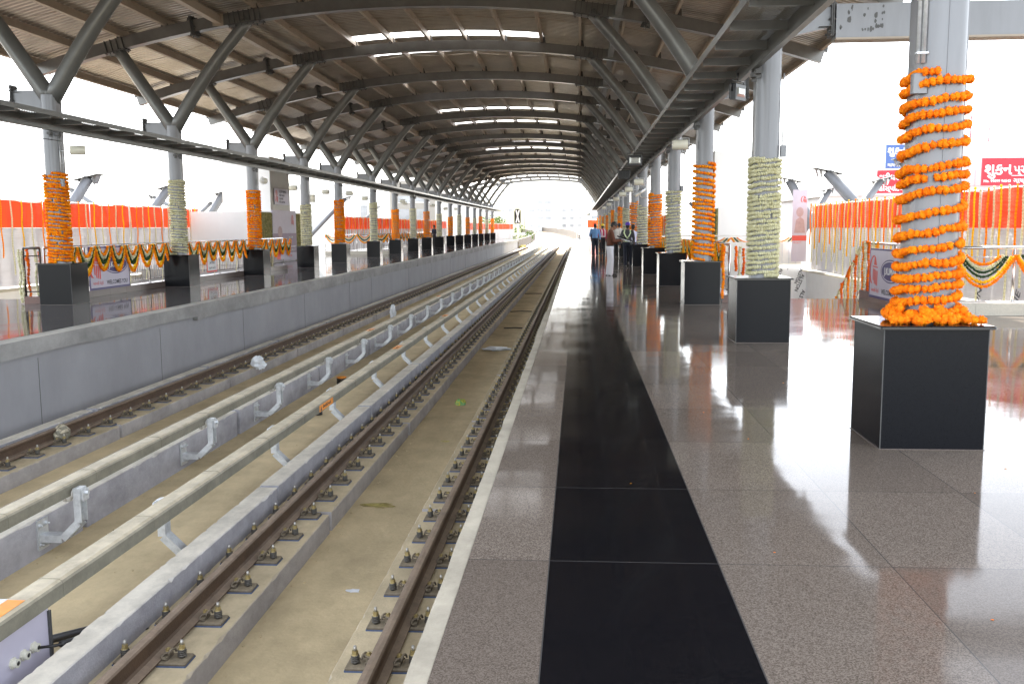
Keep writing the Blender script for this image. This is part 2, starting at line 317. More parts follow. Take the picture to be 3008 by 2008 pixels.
M_FILM = mat('white_protective_film', (0.72, 0.73, 0.75), 0.3, 0, var=0.06, scale=3, bump=0.25, bscale=5, bdist=0.03)
M_PRINT = mat('dark_grey_print', (0.05, 0.05, 0.06), 0.6, 0, var=0.1, scale=30)
M_BANNER = mat('pale_lilac_banner_vinyl', (0.56, 0.53, 0.62), 0.45, 0, var=0.05, scale=3)
M_NAVY = mat('navy_print', (0.055, 0.045, 0.16), 0.45, 0, var=0.1, scale=20)
M_REDP = mat('coral_red_print', (0.72, 0.09, 0.07), 0.5, 0, var=0.1, scale=20)
M_WPRINT = mat('white_print', (0.80, 0.80, 0.80), 0.5, 0, var=0.03, scale=20)
M_MAUVE = mat('mauve_poster_print', (0.30, 0.21, 0.29), 0.5, 0, var=0.12, scale=3)
M_PLILAC = mat('pale_lilac_poster_print', (0.55, 0.50, 0.58), 0.5, 0, var=0.06, scale=3)
M_SKINP = mat('faded_portrait_print', (0.50, 0.36, 0.36), 0.6, 0, var=0.15, scale=8)
M_GREYBR = mat('shaded_tower_and_beige_wall', (0.34, 0.315, 0.275), 0.45, 0.2, var=0.06, scale=2)  # shade of the lift tower walls put into the colour; beige building shares it
M_BLDW = mat('white_rendered_wall', (0.78, 0.77, 0.74), 0.8, 0, var=0.06, scale=0.6)
M_HAZEGL = mat('hazed_window_glass', (0.34, 0.35, 0.37), 0.1, 0.2, var=0.3, scale=0.8)  # pane grey lightened to paint in the distance haze
M_BLUES = mat('blue_sign_sheet', (0.07, 0.14, 0.38), 0.5, 0, var=0.1, scale=3)
M_REDS = mat('red_sign_sheet', (0.62, 0.02, 0.04), 0.5, 0, var=0.1, scale=3)
M_FLWALL = attr_mat('packed_jasmine_buds', (0.20, 0.19, 0.07), (0.42, 0.38, 0.17), bscale=30)
M_CABLE = mat('black_cable', (0.02, 0.018, 0.016), 0.45, 0, var=0.3, scale=60)
M_ORTAPE = mat('orange_warning_label', (0.85, 0.30, 0.03), 0.5, 0, var=0.12, scale=12)
M_LEAF = attr_mat('tree_leaves', (0.06, 0.10, 0.02), (0.16, 0.22, 0.05), bscale=3)
M_BARK = mat('tree_bark', (0.12, 0.09, 0.06), 0.9, 0, var=0.4, scale=8, bump=0.5)
M_GROUND = mat('dusty_ground', (0.14, 0.125, 0.10), 0.95, 0, var=0.25, scale=0.08)
M_POLY = mat('translucent_roof_light', (0.85, 0.86, 0.88), 0.5, 0, var=0.03, scale=2, trans=0.85)
def where(side, k):
    if side == 'R': return '%s from the camera' % ORD[k-4]
    return ('%s visible from the camera' % ORD[k-6]) if k >= 6 else ('just outside the left edge, %s' % ('nearer' if k == 4 else 'further'))
# ------------------------------------------------------------------ setting: ground, platforms, track bed
CY = [-17.6, -11.4, -5.3, 0.87, 7.07, 13.26, 19.6, 25.7, 31.9, 38.1, 43.5, 50.9, 57.0, 63.2, 68.9, 75.2, 81.8, 88.0, 94.6, 101.0, 107.0, 114.5, 122.0]
I0 = 3                                   # CY[I0+k] is column line k
XC_R, XC_L = 2.54, -11.14
PE = 127.0                               # platform end
b = MB(); b.box(-900, 900, -200, 3500, -9.4, -9.0); b.obj('ground', M_GROUND, kind='structure')
b = MB(); prof = [(-8.2, -1.39), (-0.72, -1.39), (-0.72, -2.3), (-8.2, -2.3)]
b.sweep(prof[::-1], [-22, 0, 60, 127, 127.02], None)
b.obj('track_bed', M_BED, kind='structure')
def slab(b, x0, x1, y0, y1, z1, t): b.box(x0, x1, y0, y1, z1-t, z1)
# right platform: concrete body + finished floors
b = MB(); slab(b, -0.50, 3.02, -22, PE, -0.006, 1.9); slab(b, 3.02, 12.5, -22, 17.0, -0.006, 1.9); slab(b, 3.02, 9.0, 38.2, PE, -0.006, 1.9)
slab(b, 3.02, 6.25, 17.0, 20.85, -0.006, 1.2); b.obj('right_platform', M_COPE, kind='structure')
b = MB()
for (x0, x1, y0, y1) in ((-0.525, -0.136, -22, PE), (0.664, 3.02, -22, PE), (3.02, 12.5, -22, 17.0), (3.02, 6.25, 17.0, 20.85), (3.02, 9.0, 38.2, PE)):
    b.add([(x0, y0, 0), (x1, y0, 0), (x1, y1, 0), (x0, y1, 0)], [(0, 1, 2, 3)])
b.obj('platform_floor', M_FLOOR, kind='structure')
b = MB(); b.add([(-0.136, -22, 0.0), (0.664, -22, 0.0), (0.664, PE, 0.0), (-0.136, PE, 0.0)], [(0, 1, 2, 3)])
b.obj('platform_floor', M_BLACK, kind='structure')
b = MB(); b.box(-0.500, -0.49, -22, PE, -1.9, -0.01)
# curb in painted lengths, each a little out of line with the next
ys = [-22.0]; y = 0.39
while y < PE: ys.append(y); y += 4.32
ys.append(PE); b = MB(); rr = random.Random(3)
for a, c in zip(ys[:-1], ys[1:]):
    d = rr.choice((0.0, 0.0, 0.012, -0.014)); e = -0.612-d
    segs = [a+(c-a)*k/18 for k in range(19)]
    top = [e+rr.uniform(-0.004, 0.003) for _ in segs]
    for k in range(18):
        b.add([(top[k], segs[k], -0.004), (-0.527, segs[k], -0.004), (-0.527, segs[k+1], -0.004), (top[k+1], segs[k+1], -0.004),
               (top[k]-0.006, segs[k], -0.30), (top[k+1]-0.006, segs[k+1], -0.30)], [(0, 1, 2, 3), (0, 3, 5, 4)])
    b.add([(top[0], a, -0.004), (-0.527, a, -0.004), (-0.527, a, -0.3), (top[0], a, -0.3)], [(0, 3, 2, 1)])
b.box(-0.72, -0.50, -22, PE, -2.2, -0.30); b.obj('platform_kerb', M_CURB, kind='structure')
# left platform
b = MB(); slab(b, -11.7, -8.10, -22, PE, -0.006, 0.24); slab(b, -40, -11.7, -22, 20.9, -0.006, 1.2); slab(b, -17.5, -11.7, 36.6, PE, -0.006, 1.2)
b.box(-9.0, -8.2, -22, PE, -2.3, -0.25); b.obj('left_platform', M_PWALL, kind='structure')
b = MB()
for (x0, x1, y0, y1) in ((-11.7, -8.36, -22, PE), (-40, -11.7, -22, 20.9), (-17.5, -11.7, 36.6, PE)):
    b.add([(x0, y0, 0), (x1, y0, 0), (x1, y1, 0), (x0, y1, 0)], [(0, 1, 2, 3)])
b.obj('platform_floor', M_LFLOOR, kind='structure')
b = MB(); rr = random.Random(5); prevz = 0.30
for (a, c, x1, zb) in ((-22, 19.40, -8.045, 0.245), (19.40, 47, -8.09, 0.325), (47, 80, -8.075, 0.33), (80, PE, -8.085, 0.32)):
    segs = [a+(c-a)*k/60 for k in range(61)]
    for k in range(60):
        z0, z1 = -zb-0.010*math.sin(segs[k]*1.7)-0.006*math.sin(segs[k]*5), -zb-0.010*math.sin(segs[k+1]*1.7)-0.006*math.sin(segs[k+1]*5)
        b.add([(x1, segs[k], -0.003), (x1, segs[k+1], -0.003), (-8.36, segs[k+1], -0.003), (-8.36, segs[k], -0.003), (x1, segs[k], z0), (x1, segs[k+1], z1), (-8.22, segs[k], z0), (-8.22, segs[k+1], z1)],
              [(0, 1, 2, 3), (0, 4, 5, 1), (4, 6, 7, 5)])
    b.add([(x1, a, -0.003), (-8.3, a, -0.003), (-8.3, a, -zb), (x1, a, -zb)], [(0, 1, 2, 3)])
b.obj('platform_kerb', M_COPE, kind='structure')
# wall joints of left platform wall
b = MB()
for y in (5.2, 9.3, 13.6, 17.8, 22.4, 27.6, 33.2, 36.8, 45.0, 52.0, 60.0, 68.0, 76.0, 84.0, 92.0, 100.0, 108.0, 116.0): b.box(-8.2, -8.195, y, y+0.009, -1.38, -0.34)
b.obj('platform_wall_joints', M_STEEL, kind='structure')
# lower stair wells (concourse level floor, seen through the openings)
b = MB(); b.box(-18.2, -11.72, 20.9, 36.6, -3.0, -2.9); b.box(3.04, 9.3, 17.2, 38.2, -3.0, -2.9); b.obj('stairwell_floor', M_PALEK, kind='structure')

# ------------------------------------------------------------------ track furniture
XR1, XL1, XT2, XT2R = -1.230, -2.744, -6.870, -5.39
def rough_block(b, x0, x1, y0, y1, z0, z1, n=10, j=0.004, rnd=R):
    """cast concrete block: chipped, slightly wavy top arrises"""
    n = max(2, int((y1-y0)/0.12)) if n is None else n
    vs = []; ysx = [y0+(y1-y0)*(k+rnd.uniform(-.3, .3)*(0 < k < n))/n for k in range(n+1)]
    for y in ysx:
        ja, jb = (rnd.uniform(0, j*.5) if rnd.random() < .88 else rnd.uniform(j, j*4) for _ in (0, 1))
        vs += [(x0, y, z0), (x0+rnd.uniform(-j, j)*.2, y, z1-0.006-ja), (x0+0.006+ja, y, z1), (x1-0.006-jb, y, z1), (x1+rnd.uniform(-j, j)*.2, y, z1-0.006-jb), (x1, y, z0)]
    fs = [tuple(range(6)), tuple(reversed(range(n*6, n*6+6)))]
    for k in range(n):
        for i in range(5): fs.append((k*6+i, (k+1)*6+i, (k+1)*6+i+1, k*6+i+1))
    b.add(vs, fs)
BRK = [0.35+4.3*k for k in range(0, 30)]     # 0.35,4.65,8.95,13.25...
def row(name, x0, x1, z1, label, cat, m, yoff=0.0, ystart=0, far_y=127.0, group=None, n=None, gap=0.09, j=0.004):
    for k in range(ystart, 29):
        y0 = BRK[k]+yoff+gap/2; y1 = BRK[k+1]+yoff-gap/2
        if k == ystart: y0 = -6
        if y1 > far_y: y1 = far_y
        bb = MB(); dj = R.choice((0, 0.006, -0.006)); rough_block(bb, x0+dj, x1+dj, y0, y1, -1.39, z1, (80 if k < 4 else 12), j)
        bb.obj(name, m, label='%s, %s block from the camera' % (label, ORD[k-ystart]), cat=cat, group=group)
row('rail_plinth', -1.552, -0.74, -1.20, 'low plinth under the rail nearest the right platform', 'plinth', M_PLINTH, 0.03, 0, group='concrete plinths under the platform side rail')
row('rail_plinth', -3.02, -2.428, -1.20, 'low plinth under the middle rail', 'plinth', M_PLINTH, -0.12, 0, group='concrete plinths under the middle rail')
row('rail_plinth', -7.16, -6.552, -1.20, 'low plinth under the far rail', 'plinth', M_PLINTH, -0.45, 1, group='concrete plinths under the far rail')
row('rail_plinth', -5.64, -5.12, -1.20, 'low plinth under the hidden rail', 'plinth', M_PLINTH, 0.2, 1, group='concrete plinths under the hidden rail')
row('guard_upstand', -3.225, -3.025, -1.0, 'tall dusty-topped grey upstand beside the middle rail', 'kerb wall', M_UPST, 0.1, 0, group='tall upstands beside the middle rail', gap=0.07, j=0.005)
row('guard_upstand', -5.115, -4.925, -1.03, 'tall grey upstand carrying bent brackets', 'kerb wall', M_UPST, -0.15, 1, group='tall upstands below the far cover', gap=0.10, j=0.005)
row('guard_upstand', -7.34, -7.155, -1.06, 'grey upstand beside the left platform wall', 'kerb wall', M_UPST, 0.0, 1, group='tall upstands beside the far rail', gap=0.12, j=0.005)

# rails
def rail_profile(cx):
    h = [(-0.070, 0), (-0.070, 0.010), (-0.018, 0.026), (-0.009, 0.045), (-0.009, 0.118), (-0.034, 0.133), (-0.036, 0.158), (-0.027, 0.170), (0.0, 0.1725)]
    p = h + [(-x, z) for x, z in reversed(h[:-1])]
    return [(cx+x, -1.1725+z) for x, z in p]
for nm, x, lab in (('running_rail', XR1, 'brown rusty running rail nearest the right platform edge'), ('running_rail', XL1, 'rusty running rail between the tall upstand and the sandy bed'),
               ('running_rail', XT2R, 'running rail hidden behind the far grey cover'), ('running_rail', XT2, 'reddish rusty running rail by the left platform wall')):
    b = MB(); b.sweep(rail_profile(x)[::-1], [-6+1.5*k for k in range(90)]+[134, 142, 150, 160, 170, 185, 200, 215, 230, 250, 270, 300, 330, 370, 420, 480], off, zoff)
    b.obj(nm, M_RAIL, label=lab, cat='rail', group='running rails')

# fasteners: base pad, plate, two coil-spring bolts, two clips
def fastener_meshes():
    pad = MB(); pad.box(-0.243, 0.243, -0.083, 0.083, 0.0, 0.010)
    plate = MB(); plate.cbox(-0.24, 0.24, -0.08, 0.08, 0.010, 0.0275, 0.006)
    plate.box(0.074, 0.112, -0.05, 0.05, 0.0275, 0.050); plate.box(-0.112, -0.074, -0.05, 0.05, 0.0275, 0.050)
    bolt = MB(); bolt.m = 0
    hel = [(0.024*math.cos(t), 0.024*math.sin(t), 0.006+0.052*t/(2*math.pi*4)) for t in [2*math.pi*4*k/48 for k in range(49)]]
    bolt.tube(hel, 0.0060, 5); bolt.cyl(0, 0, 0, 0.055, 0.016, 10)
    bolt.m = 1; bolt.cyl(0, 0, 0.058, 0.062, 0.026, 12); bolt.tube([(0, 0, 0.062), (0, 0, 0.088)], 0.0205, 6, True, False)
    bolt.m = 2; bolt.cyl(0, 0, 0.088, 0.116, 0.0105, 10); bolt.cyl(0, 0, 0.116, 0.120, 0.0105, 10, 0.007)
    clip = MB(); clip.m = 0
    arc = [(0.0+0.004, -0.046, 0.012), (-0.018, -0.048, 0.016), (-0.026, -0.034, 0.026), (-0.012, -0.02, 0.042), (0.016, -0.012, 0.046), (0.030, 0.0, 0.040), (0.016, 0.012, 0.046), (-0.012, 0.02, 0.042), (-0.026, 0.034, 0.026), (-0.018, 0.048, 0.016), (0.004, 0.046, 0.012)]
    clip.tube(arc, 0.0085, 6)
    clip.tube([(0.03+0.012*math.cos(t), 0.0+0.03*math.cos(t), 0.034+0.03*math.sin(t)) for t in [math.pi*k/8 for k in range(9)]], 0.0075, 6)
    clip.m = 1; clip.tube([(0.002, 0, 0.045), (0.002, 0, 0.066)], 0.019, 6, True, False); clip.cyl(0.002, 0, 0.066, 0.072, 0.010, 8)
    return pad.mesh('pad', M_PAD), plate.mesh('base_plate', M_CLIP), bolt.mesh('spring_bolt', [M_COIL, M_NUT, M_STUD]), clip.mesh('spring_clip', [M_CLIP, M_NUT])
F_pad, F_plate, F_bolt, F_clip = fastener_meshes()
def fastener(x, y, lab, grp):
    t = thing('rail_fastener', lab, 'rail clip', (x, y, -1.20), 0, grp)
    mkobj('pad', F_pad, t); mkobj('base_plate', F_plate, t)
    mkobj('spring_bolt', F_bolt, t, (0.185, 0.012, 0.0275)); mkobj('spring_bolt', F_bolt, t, (-0.185, -0.012, 0.0275))
    mkobj('spring_clip', F_clip, t, (0.098, -0.005, 0.0275), rz=0); mkobj('spring_clip', F_clip, t, (-0.098, 0.005, 0.0275), rz=math.pi)
    return t
NEARF = 100; farb = MB(); plate_src = [(F_plate, 0, 0), ]
for x, y0, lab, grp in ((XR1, 3.18, 'coil-spring rail clip on the rail nearest the right platform', 'rail clips on the platform side rail'),
                    (XL1, 3.79, 'coil-spring rail clip on the middle rail beside the tall upstand', 'rail clips on the middle rail'),
                    (XT2, 9.1, 'coil-spring rail clip on the far rail by the left platform wall', 'rail clips on the far rail')):
    first = None
    for k in range(400):
        y = y0+0.6125*k
        if y > 126: break
        if k < NEARF:
            if first is None: first = fastener(x, y, lab, grp); KIDS[first.name] = list(first.children) or None; kids = [o for o in sc.objects if o.parent == first]
            else:
                c = first.copy(); sc.collection.objects.link(c); c.location = (x, y, -1.20)
                for q in kids: d = q.copy(); sc.collection.objects.link(d); d.parent = c
        else:
            farb.box(x-0.24, x+0.24, y-0.08, y+0.08, -1.2, -1.172)
            for sx in (-0.185, 0.185, -0.095, 0.095): farb.cyl(x+sx, y, -1.172, -1.09, 0.024, 6)
farb.obj('rail_fastener', M_CLIP, label='far run of small rail clips down the three rails towards the bend', cat='rail clips', kind='stuff')

# third rails: composite covers with joint bands and orange labels
def cover(x0, lab, ytape):
    t = thing('third_rail', lab, 'third rail', (x0, 0, 0), 0, 'third rails in grey covers')
    w2 = 0.088
    p = [(-w2, -0.815), (-w2, -0.715), (-w2+0.018, -0.695), (w2-0.030, -0.695), (w2-0.008, -0.706), (w2, -0.722), (w2, -0.815), (w2-0.008, -0.815), (w2-0.008, -0.72), (-w2+0.008, -0.715), (-w2+0.008, -0.815)]
    b = MB(); outer = p[:7]; b.sweep(outer, [-6+3*k for k in range(45)]+[130], None)
    b.obj('cover', M_COVER, t)
    b = MB(); b.sweep([(-0.03, -0.835), (-0.03, -0.80), (0.03, -0.80), (0.03, -0.835)], [-6, 126]); b.obj('conductor_rail', M_STEEL, t)
    n = 0; y = 4.4
    while y < 70:
        b = MB(); e = 0.003; o2 = [(-w2-e, -0.815), (-w2-e, -0.714), (-w2+0.017, -0.695+e), (w2-0.030, -0.695+e), (w2-0.006, -0.704), (w2+e, -0.722), (w2+e, -0.815)]
        b.sweep(o2, [y, y+0.012]); b.obj('joint_band', M_COVER, t); y += 1.37+0.05*math.sin(y)
    for (y, top) in ytape:
        b = MB()
        if top: b.box(w2-0.15, w2-0.035, y, y+0.52, -0.694, -0.692); lbl = b.obj('warning_label', M_ORTAPE, t); 
        else: b.box(w2+0.0005, w2+0.003, y, y+0.68, -0.808, -0.725); lbl = b.obj('warning_label', M_ORTAPE, t)
        if not top:
            b = MB(); b.add([(w2+0.004, y+0.03, -0.80), (w2+0.004, y+0.11, -0.80), (w2+0.004, y+0.07, -0.735)], [(0, 1, 2)]); b.obj('warning_triangle', M_PRINT, lbl)
            put_text('વીજળીનો ખતરો', 0.055, M_PRINT, lbl, (w2+0.0042, y+0.15, -0.785), X=Vector((0, 1, 0)), sx=1.3)
        else: put_text('ખતરો', 0.08, M_PRINT, lbl, (w2-0.06, y+0.08, -0.6915), X=Vector((0, 1, 0)), Z=Vector((-1, 0, 0)))
    return t
cover(-3.47, 'dusty grey third rail cover with orange labels, nearer the camera', ((4.84, True), (11.9, False), (17.5, True), (24.0, True)))
cover(-4.69, 'long dusty grey third rail cover behind the bent brackets, on the far track side', ((20.6, True), (31.0, True)))

# bent galvanised brackets with porcelain insulators: built pointing +x from the upstand face
def bracket_meshes():
    plate = MB(); plate.box(0.0, 0.014, -0.085, 0.085, -0.30, -0.02)
    plate.add([(0.014, -0.012, -0.16), (0.20, -0.012, -0.16), (0.014, -0.012, -0.28), (0.014, 0.012, -0.16), (0.20, 0.012, -0.16), (0.014, 0.012, -0.28)], [(0, 2, 1), (3, 4, 5), (0, 1, 4, 3), (1, 2, 5, 4)])
    bolts = MB()
    for yy in (-0.05, 0.05):
        for zz in (-0.07, -0.25): bolts.tube([(0.014, yy, zz), (0.028, yy, zz)], 0.020, 6, True, False); bolts.tube([(0.028, yy, zz), (0.050, yy, zz)], 0.009, 8)
    arm = MB()
    def chan(p, q, wdt, hgt, nrm):
        p = Vector(p); q = Vector(q); d = (q-p).normalized(); nrm = Vector(nrm).normalized(); s = d.cross(nrm)
        for a0, a1, b0, b1 in ((-wdt/2, wdt/2, 0.0, 0.008), (-wdt/2, -wdt/2+0.008, -hgt, 0.0), (wdt/2-0.008, wdt/2, -hgt, 0.0)):
            vs = [base+s*aa+nrm*bb for base in (p, q) for aa, bb in ((a0, b0), (a1, b0), (a1, b1), (a0, b1))]
            arm.add(vs, [(0, 3, 2, 1), (4, 5, 6, 7), (0, 1, 5, 4), (1, 2, 6, 5), (2, 3, 7, 6), (3, 0, 4, 7)])
    chan((0.014, 0, -0.165), (0.215, 0, -0.165), 0.115, 0.06, (0, 0, 1)); chan((0.205, 0, -0.17), (0.360, 0, -0.02), 0.113, 0.06, (-0.7, 0, 0.7)); chan((0.358, 0, -0.035), (0.358, 0, 0.285), 0.111, 0.06, (-1, 0, 0))
    ins = MB(); 
    prof = [(-0.022, 0.020), (-0.018, 0.074), (-0.006, 0.080), (0.002, 0.074), (0.007, 0.052), (0.014, 0.050), (0.019, 0.072), (0.030, 0.077), (0.037, 0.068), (0.042, 0.044), (0.055, 0.040), (0.075, 0.038)]
    n = 20; vs = []; 
    for x, r in prof:
        for k in range(n): a = 2*math.pi*k/n; vs.append((0.262+x, r*math.cos(a), 0.225+r*math.sin(a)))
    fs = [(i*n+k, i*n+(k+1) % n, (i+1)*n+(k+1) % n, (i+1)*n+k) for i in range(len(prof)-1) for k in range(n)]+[tuple(range(n)), tuple(reversed(range(len(vs)-n, len(vs))))]
    ins.add(vs, fs, True)
    blk = MB(); blk.cbox(0.366, 0.430, -0.046, 0.046, 0.175, 0.288, 0.006); blk.box(0.435, 0.447, -0.06, 0.045, 0.17, 0.27); blk.tube([(0.447, 0, 0.235), (0.470, 0, 0.235)], 0.02, 6, True, False)
    return plate.mesh('wall_plate', M_GALV), bolts.mesh('bolts', M_GALV), arm.mesh('arm', M_GALV), ins.mesh('insulator', M_PORC), blk.mesh('clamp_block', M_GALV)
BR = bracket_meshes()
def bracket(x, y, flip, lab, grp, z=-1.03):
    t = thing('rail_bracket', lab, 'bracket', (x, y, z), math.pi if flip else 0, grp)
    for nm, me in zip(('wall_plate', 'bolts', 'arm', 'insulator', 'clamp_block'), BR): mkobj(nm, me, t)
    return t
yA = [5.2, 8.05, 11.16, 13.83]; 
while yA[-1] < 120: yA.append(yA[-1]+2.83)
for k, y in enumerate(yA): bracket(-4.925, y, False, 'bent galvanised bracket in front of the far cover, %s from the camera' % ORD[k], 'bent brackets on the far upstand')
yB = [4.9, 7.72, 10.75, 13.4]
while yB[-1] < 120: yB.append(yB[-1]+2.83)
for k, y in enumerate(yB):
    t = bracket(-3.225, y, True, 'bent galvanised bracket under the near cover, %s from the camera' % ORD[k], 'bent brackets on the near upstand')
    if k < 6: put_text('S%d' % (2 if k != 2 else 5), 0.075, M_NAVY, [q for q in sc.objects if q.parent == t][-1], (0.36, 0.0635, 0.19), X=Vector((-1, 0, 0)))
# ------------------------------------------------------------------ roof
AC, AR, AZ, AD = -4.35, 35.0, 7.43, 0.30
def arcz(x): dx = x-AC; return AZ-(AR-math.sqrt(AR*AR-dx*dx))
def slope(x): dx = x-AC; return -math.atan2(dx, math.sqrt(AR*AR-dx*dx))
XE0, XE1 = -14.97, 6.27
def arc_band(b, x0, x1, dz0, dz1, y0, y1, n=24):
    vs = []; 
    for k in range(n+1):
        x = x0+(x1-x0)*k/n; z = arcz(x); s = slope(x)
        for (dz, y) in ((dz0, y0), (dz0, y1), (dz1, y1), (dz1, y0)): vs.append((x-math.sin(s)*dz, y, z+math.cos(s)*dz))
    fs = [(0, 1, 2, 3), (n*4+3, n*4+2, n*4+1, n*4)]
    for k in range(n):
        for i in range(4): j = (i+1) % 4; fs.append((k*4+i, (k+1)*4+i, (k+1)*4+j, k*4+j))
    b.add(vs, fs)
PX = [AC+s*(0.61+1.25*k) for k in range(9) for s in (-1, 1)]; PX.sort()
def plate_at(b, x, y, halfw, dz0, dz1, th=0.012, taper=0.0):
    s = slope(x); z = arcz(x); c, sn = math.cos(s), math.sin(s)
    P = lambda u, dz, yy: (x+u*c-sn*dz, yy, z+u*sn+c*dz)
    w2 = halfw*(1-taper)
    vs = [P(-halfw, dz0, y-th/2), P(halfw, dz0, y-th/2), P(w2, dz1, y-th/2), P(-w2, dz1, y-th/2), P(-halfw, dz0, y+th/2), P(halfw, dz0, y+th/2), P(w2, dz1, y+th/2), P(-w2, dz1, y+th/2)]
    b.add(vs, [(0, 1, 2, 3), (7, 6, 5, 4), (0, 4, 5, 1), (1, 5, 6, 2), (2, 6, 7, 3), (3, 7, 4, 0)])
def stiff(b, x, halfy, dz0, dz1, th=0.014):
    s = slope(x); z = arcz(x); c, sn = math.cos(s), math.sin(s)
    P = lambda u, dz, yy: (x+u*c-sn*dz, yy, z+u*sn+c*dz)
    vs = [P(u, dz, yy) for yy in (-halfy, halfy) for (u, dz) in ((-th/2, dz0), (th/2, dz0), (th/2, dz1), (-th/2, dz1))]
    b.add(vs, [(0, 1, 2, 3), (7, 6, 5, 4), (0, 4, 5, 1), (1, 5, 6, 2), (2, 6, 7, 3), (3, 7, 4, 0)])
def arch_meshes():
    g = MB(); arc_band(g, XE0, XE1, 0.0, AD, -0.10, 0.10, 40)
    fl = MB(); arc_band(fl, XE0+0.3, XE1-0.3, -0.014, -0.002, -0.125, 0.125, 40)
    out = [('girder', g.mesh('girder', M_GIRD)), ('bottom_flange', fl.mesh('bottom_flange', M_GIRD))]
    for xn, hw, ns in ((-8.98, 0.42, 7), (0.31, 0.42, 7), (-12.62, 0.24, 4), (3.95, 0.24, 4)):
        j = MB()
        for k in range(ns): stiff(j, xn-hw+2*hw*k/(ns-1), 0.155, 0.0, AD+0.01)
        arc_band(j, xn-hw-0.05, xn+hw+0.05, -0.045, -0.016, -0.17, 0.17, 4)
        for k in range(6):
            for yy in (-0.14, 0.14): xx = xn-hw+2*hw*k/5; j.cyl(xx, yy, arcz(xx)-0.085, arcz(xx)-0.045, 0.018, 6)
        out.append(('node_joint', j.mesh('node_joint', M_DARKST)))
    for xn in (-10.42, 1.75):
        j = MB()
        for dx in (-0.022, 0.022): stiff(j, xn+dx, 0.19, -0.13, AD+0.10, 0.018)
        for yy in (-0.13, 0.13):
            for dz in (-0.08, 0.12, 0.33): j.tube([(xn-0.06, yy, arcz(xn)+dz), (xn+0.06, yy, arcz(xn)+dz)], 0.022, 6)
        for yy in (-0.1, 0.1): plate_at(j, xn, yy, 0.13, -0.11, -0.015, 0.014, 0.3); plate_at(j, xn, yy, 0.13, AD, AD+0.08, 0.014, 0.3)
        out.append(('splice_plates', j.mesh('splice_plates', M_DARKST)))
    for x in PX:
        c = MB(); plate_at(c, x, 0.02, 0.115, AD, AD+0.205, 0.012, 0.45); out.append(('purlin_cleat', c.mesh('purlin_cleat', M_DARKST)))
    return out
AM = arch_meshes()
for k, y in enumerate(CY):
    if k < 4: continue
    lab = 'curved grey roof girder spanning both platforms, %s from the camera' % ORD[k-4]
    t = thing('roof_arch', lab, 'roof girder', (0, y, 0), 0, 'curved roof girders')
    for nm, me in AM: mkobj(nm, me, t)
for k, x in enumerate(PX):
    b = MB(); s = slope(x); z = arcz(x)+AD+0.0; c, sn = math.cos(s), math.sin(s)
    prof = [(0, 0.012), (0.075, 0.012), (0.075, 0.035), (0.068, 0.035), (0.068, 0.020), (0.008, 0.020), (0.008, 0.222), (0.068, 0.222), (0.068, 0.208), (0.075, 0.208), (0.075, 0.23), (0, 0.23)]
    q = [(x+(u-0.03)*c-v*sn, z+(u-0.03)*sn+v*c) for u, v in prof]
    q = [(x-(u-0.03)*c-v*sn, z-(u-0.03)*sn+v*c) for u, v in prof][::-1] if x < 0 else q
    b.sweep(q[::-1], [5.2+6.9*i for i in range(17)]+[126.5])
    b.obj('roof_purlin', M_PURLIN, label='tan steel purlin running the length of the roof, %s from its left eave' % ('first' if k == 0 else ORD[k]), cat='roof purlin', group='tan roof purlins')
    if k % 3 == 1:
        pass
for x, lab in ((-9.72, 'large longitudinal steel tube above the left column heads'), (1.02, 'large longitudinal steel tube above the right column heads')):
    for i in range(4, len(CY)-1):
        b = MB(); z = arcz(x)+0.06; b.cbox(x-0.085, x+0.085, CY[i]+0.12, CY[i+1]-0.12, z, z+0.20, 0.012)
        for yy in (CY[i]+0.13, CY[i+1]-0.145): b.box(x-0.15, x+0.15, yy, yy+0.015, z-0.06, z+0.26)
        b.obj('tie_beam', M_PURLIN if x < 0 else M_STEEL, label=lab+', %s bay from the camera' % ORD[i-4], cat='tie beam', group='longitudinal tie beams')
# sag rods between purlins
b = MB()
for i in range(4, len(CY)-1):
    y = (CY[i]+CY[i+1])/2
    for a, c in zip(PX[:-1], PX[1:]):
        dy = 0.45 if (PX.index(a) % 2) else -0.45
        b.tube([(a, y-dy*0.4, arcz(a)+AD+0.12), (c, y+dy*0.4, arcz(c)+AD+0.12)], 0.008, 4)
b.obj('sag_rods', M_PURLIN, label='thin rods tying the tan purlins together under the sheets', cat='tie rods', kind='stuff')
# corrugated sheet with glazed slots cut through between purlins
SLOT = [(31.55, 32.25), (34.9, 35.05), (41.1, 41.5), (51.2, 51.9), (57.5, 58.1), (71.4, 72.0), (76.8, 77.5), (88.3, 89.0), (95.4, 96.1), (105, 106.2)]
xs = []
for a, c in zip([XE0+0.02]+PX, PX+[XE1-0.02]): xs += [a, (a+c)/2 if c-a > 0.5 else a+0.05]
xs = sorted(set(round(v, 4) for v in xs+[XE1-0.02])); pitch = 0.2
b = MB(); vs = []; yl = []; y = 5.0
while y < 112: yl += [(y, 0.0), (y+0.05, 0.0), (y+0.075, 0.034), (y+0.175, 0.034)]; y += pitch
nx = len(xs)
for (y, h) in yl:
    for x in xs:
        s = slope(x); dz = AD+0.238+h; vs.append((x-math.sin(s)*dz, y, arcz(x)+math.cos(s)*dz))
fs = []; gl = []
for j in range(len(yl)-1):
    ym = (yl[j][0]+yl[j+1][0])/2; slot = any(a <= ym <= c for a, c in SLOT)
    for i in range(nx-1):
        xm = (xs[i]+xs[i+1])/2
        f = (j*nx+i, j*nx+i+1, (j+1)*nx+i+1, (j+1)*nx+i)
        if slot and PX[6] < xm < PX[11]-0.0: gl.append(f); continue
        fs.append(f)
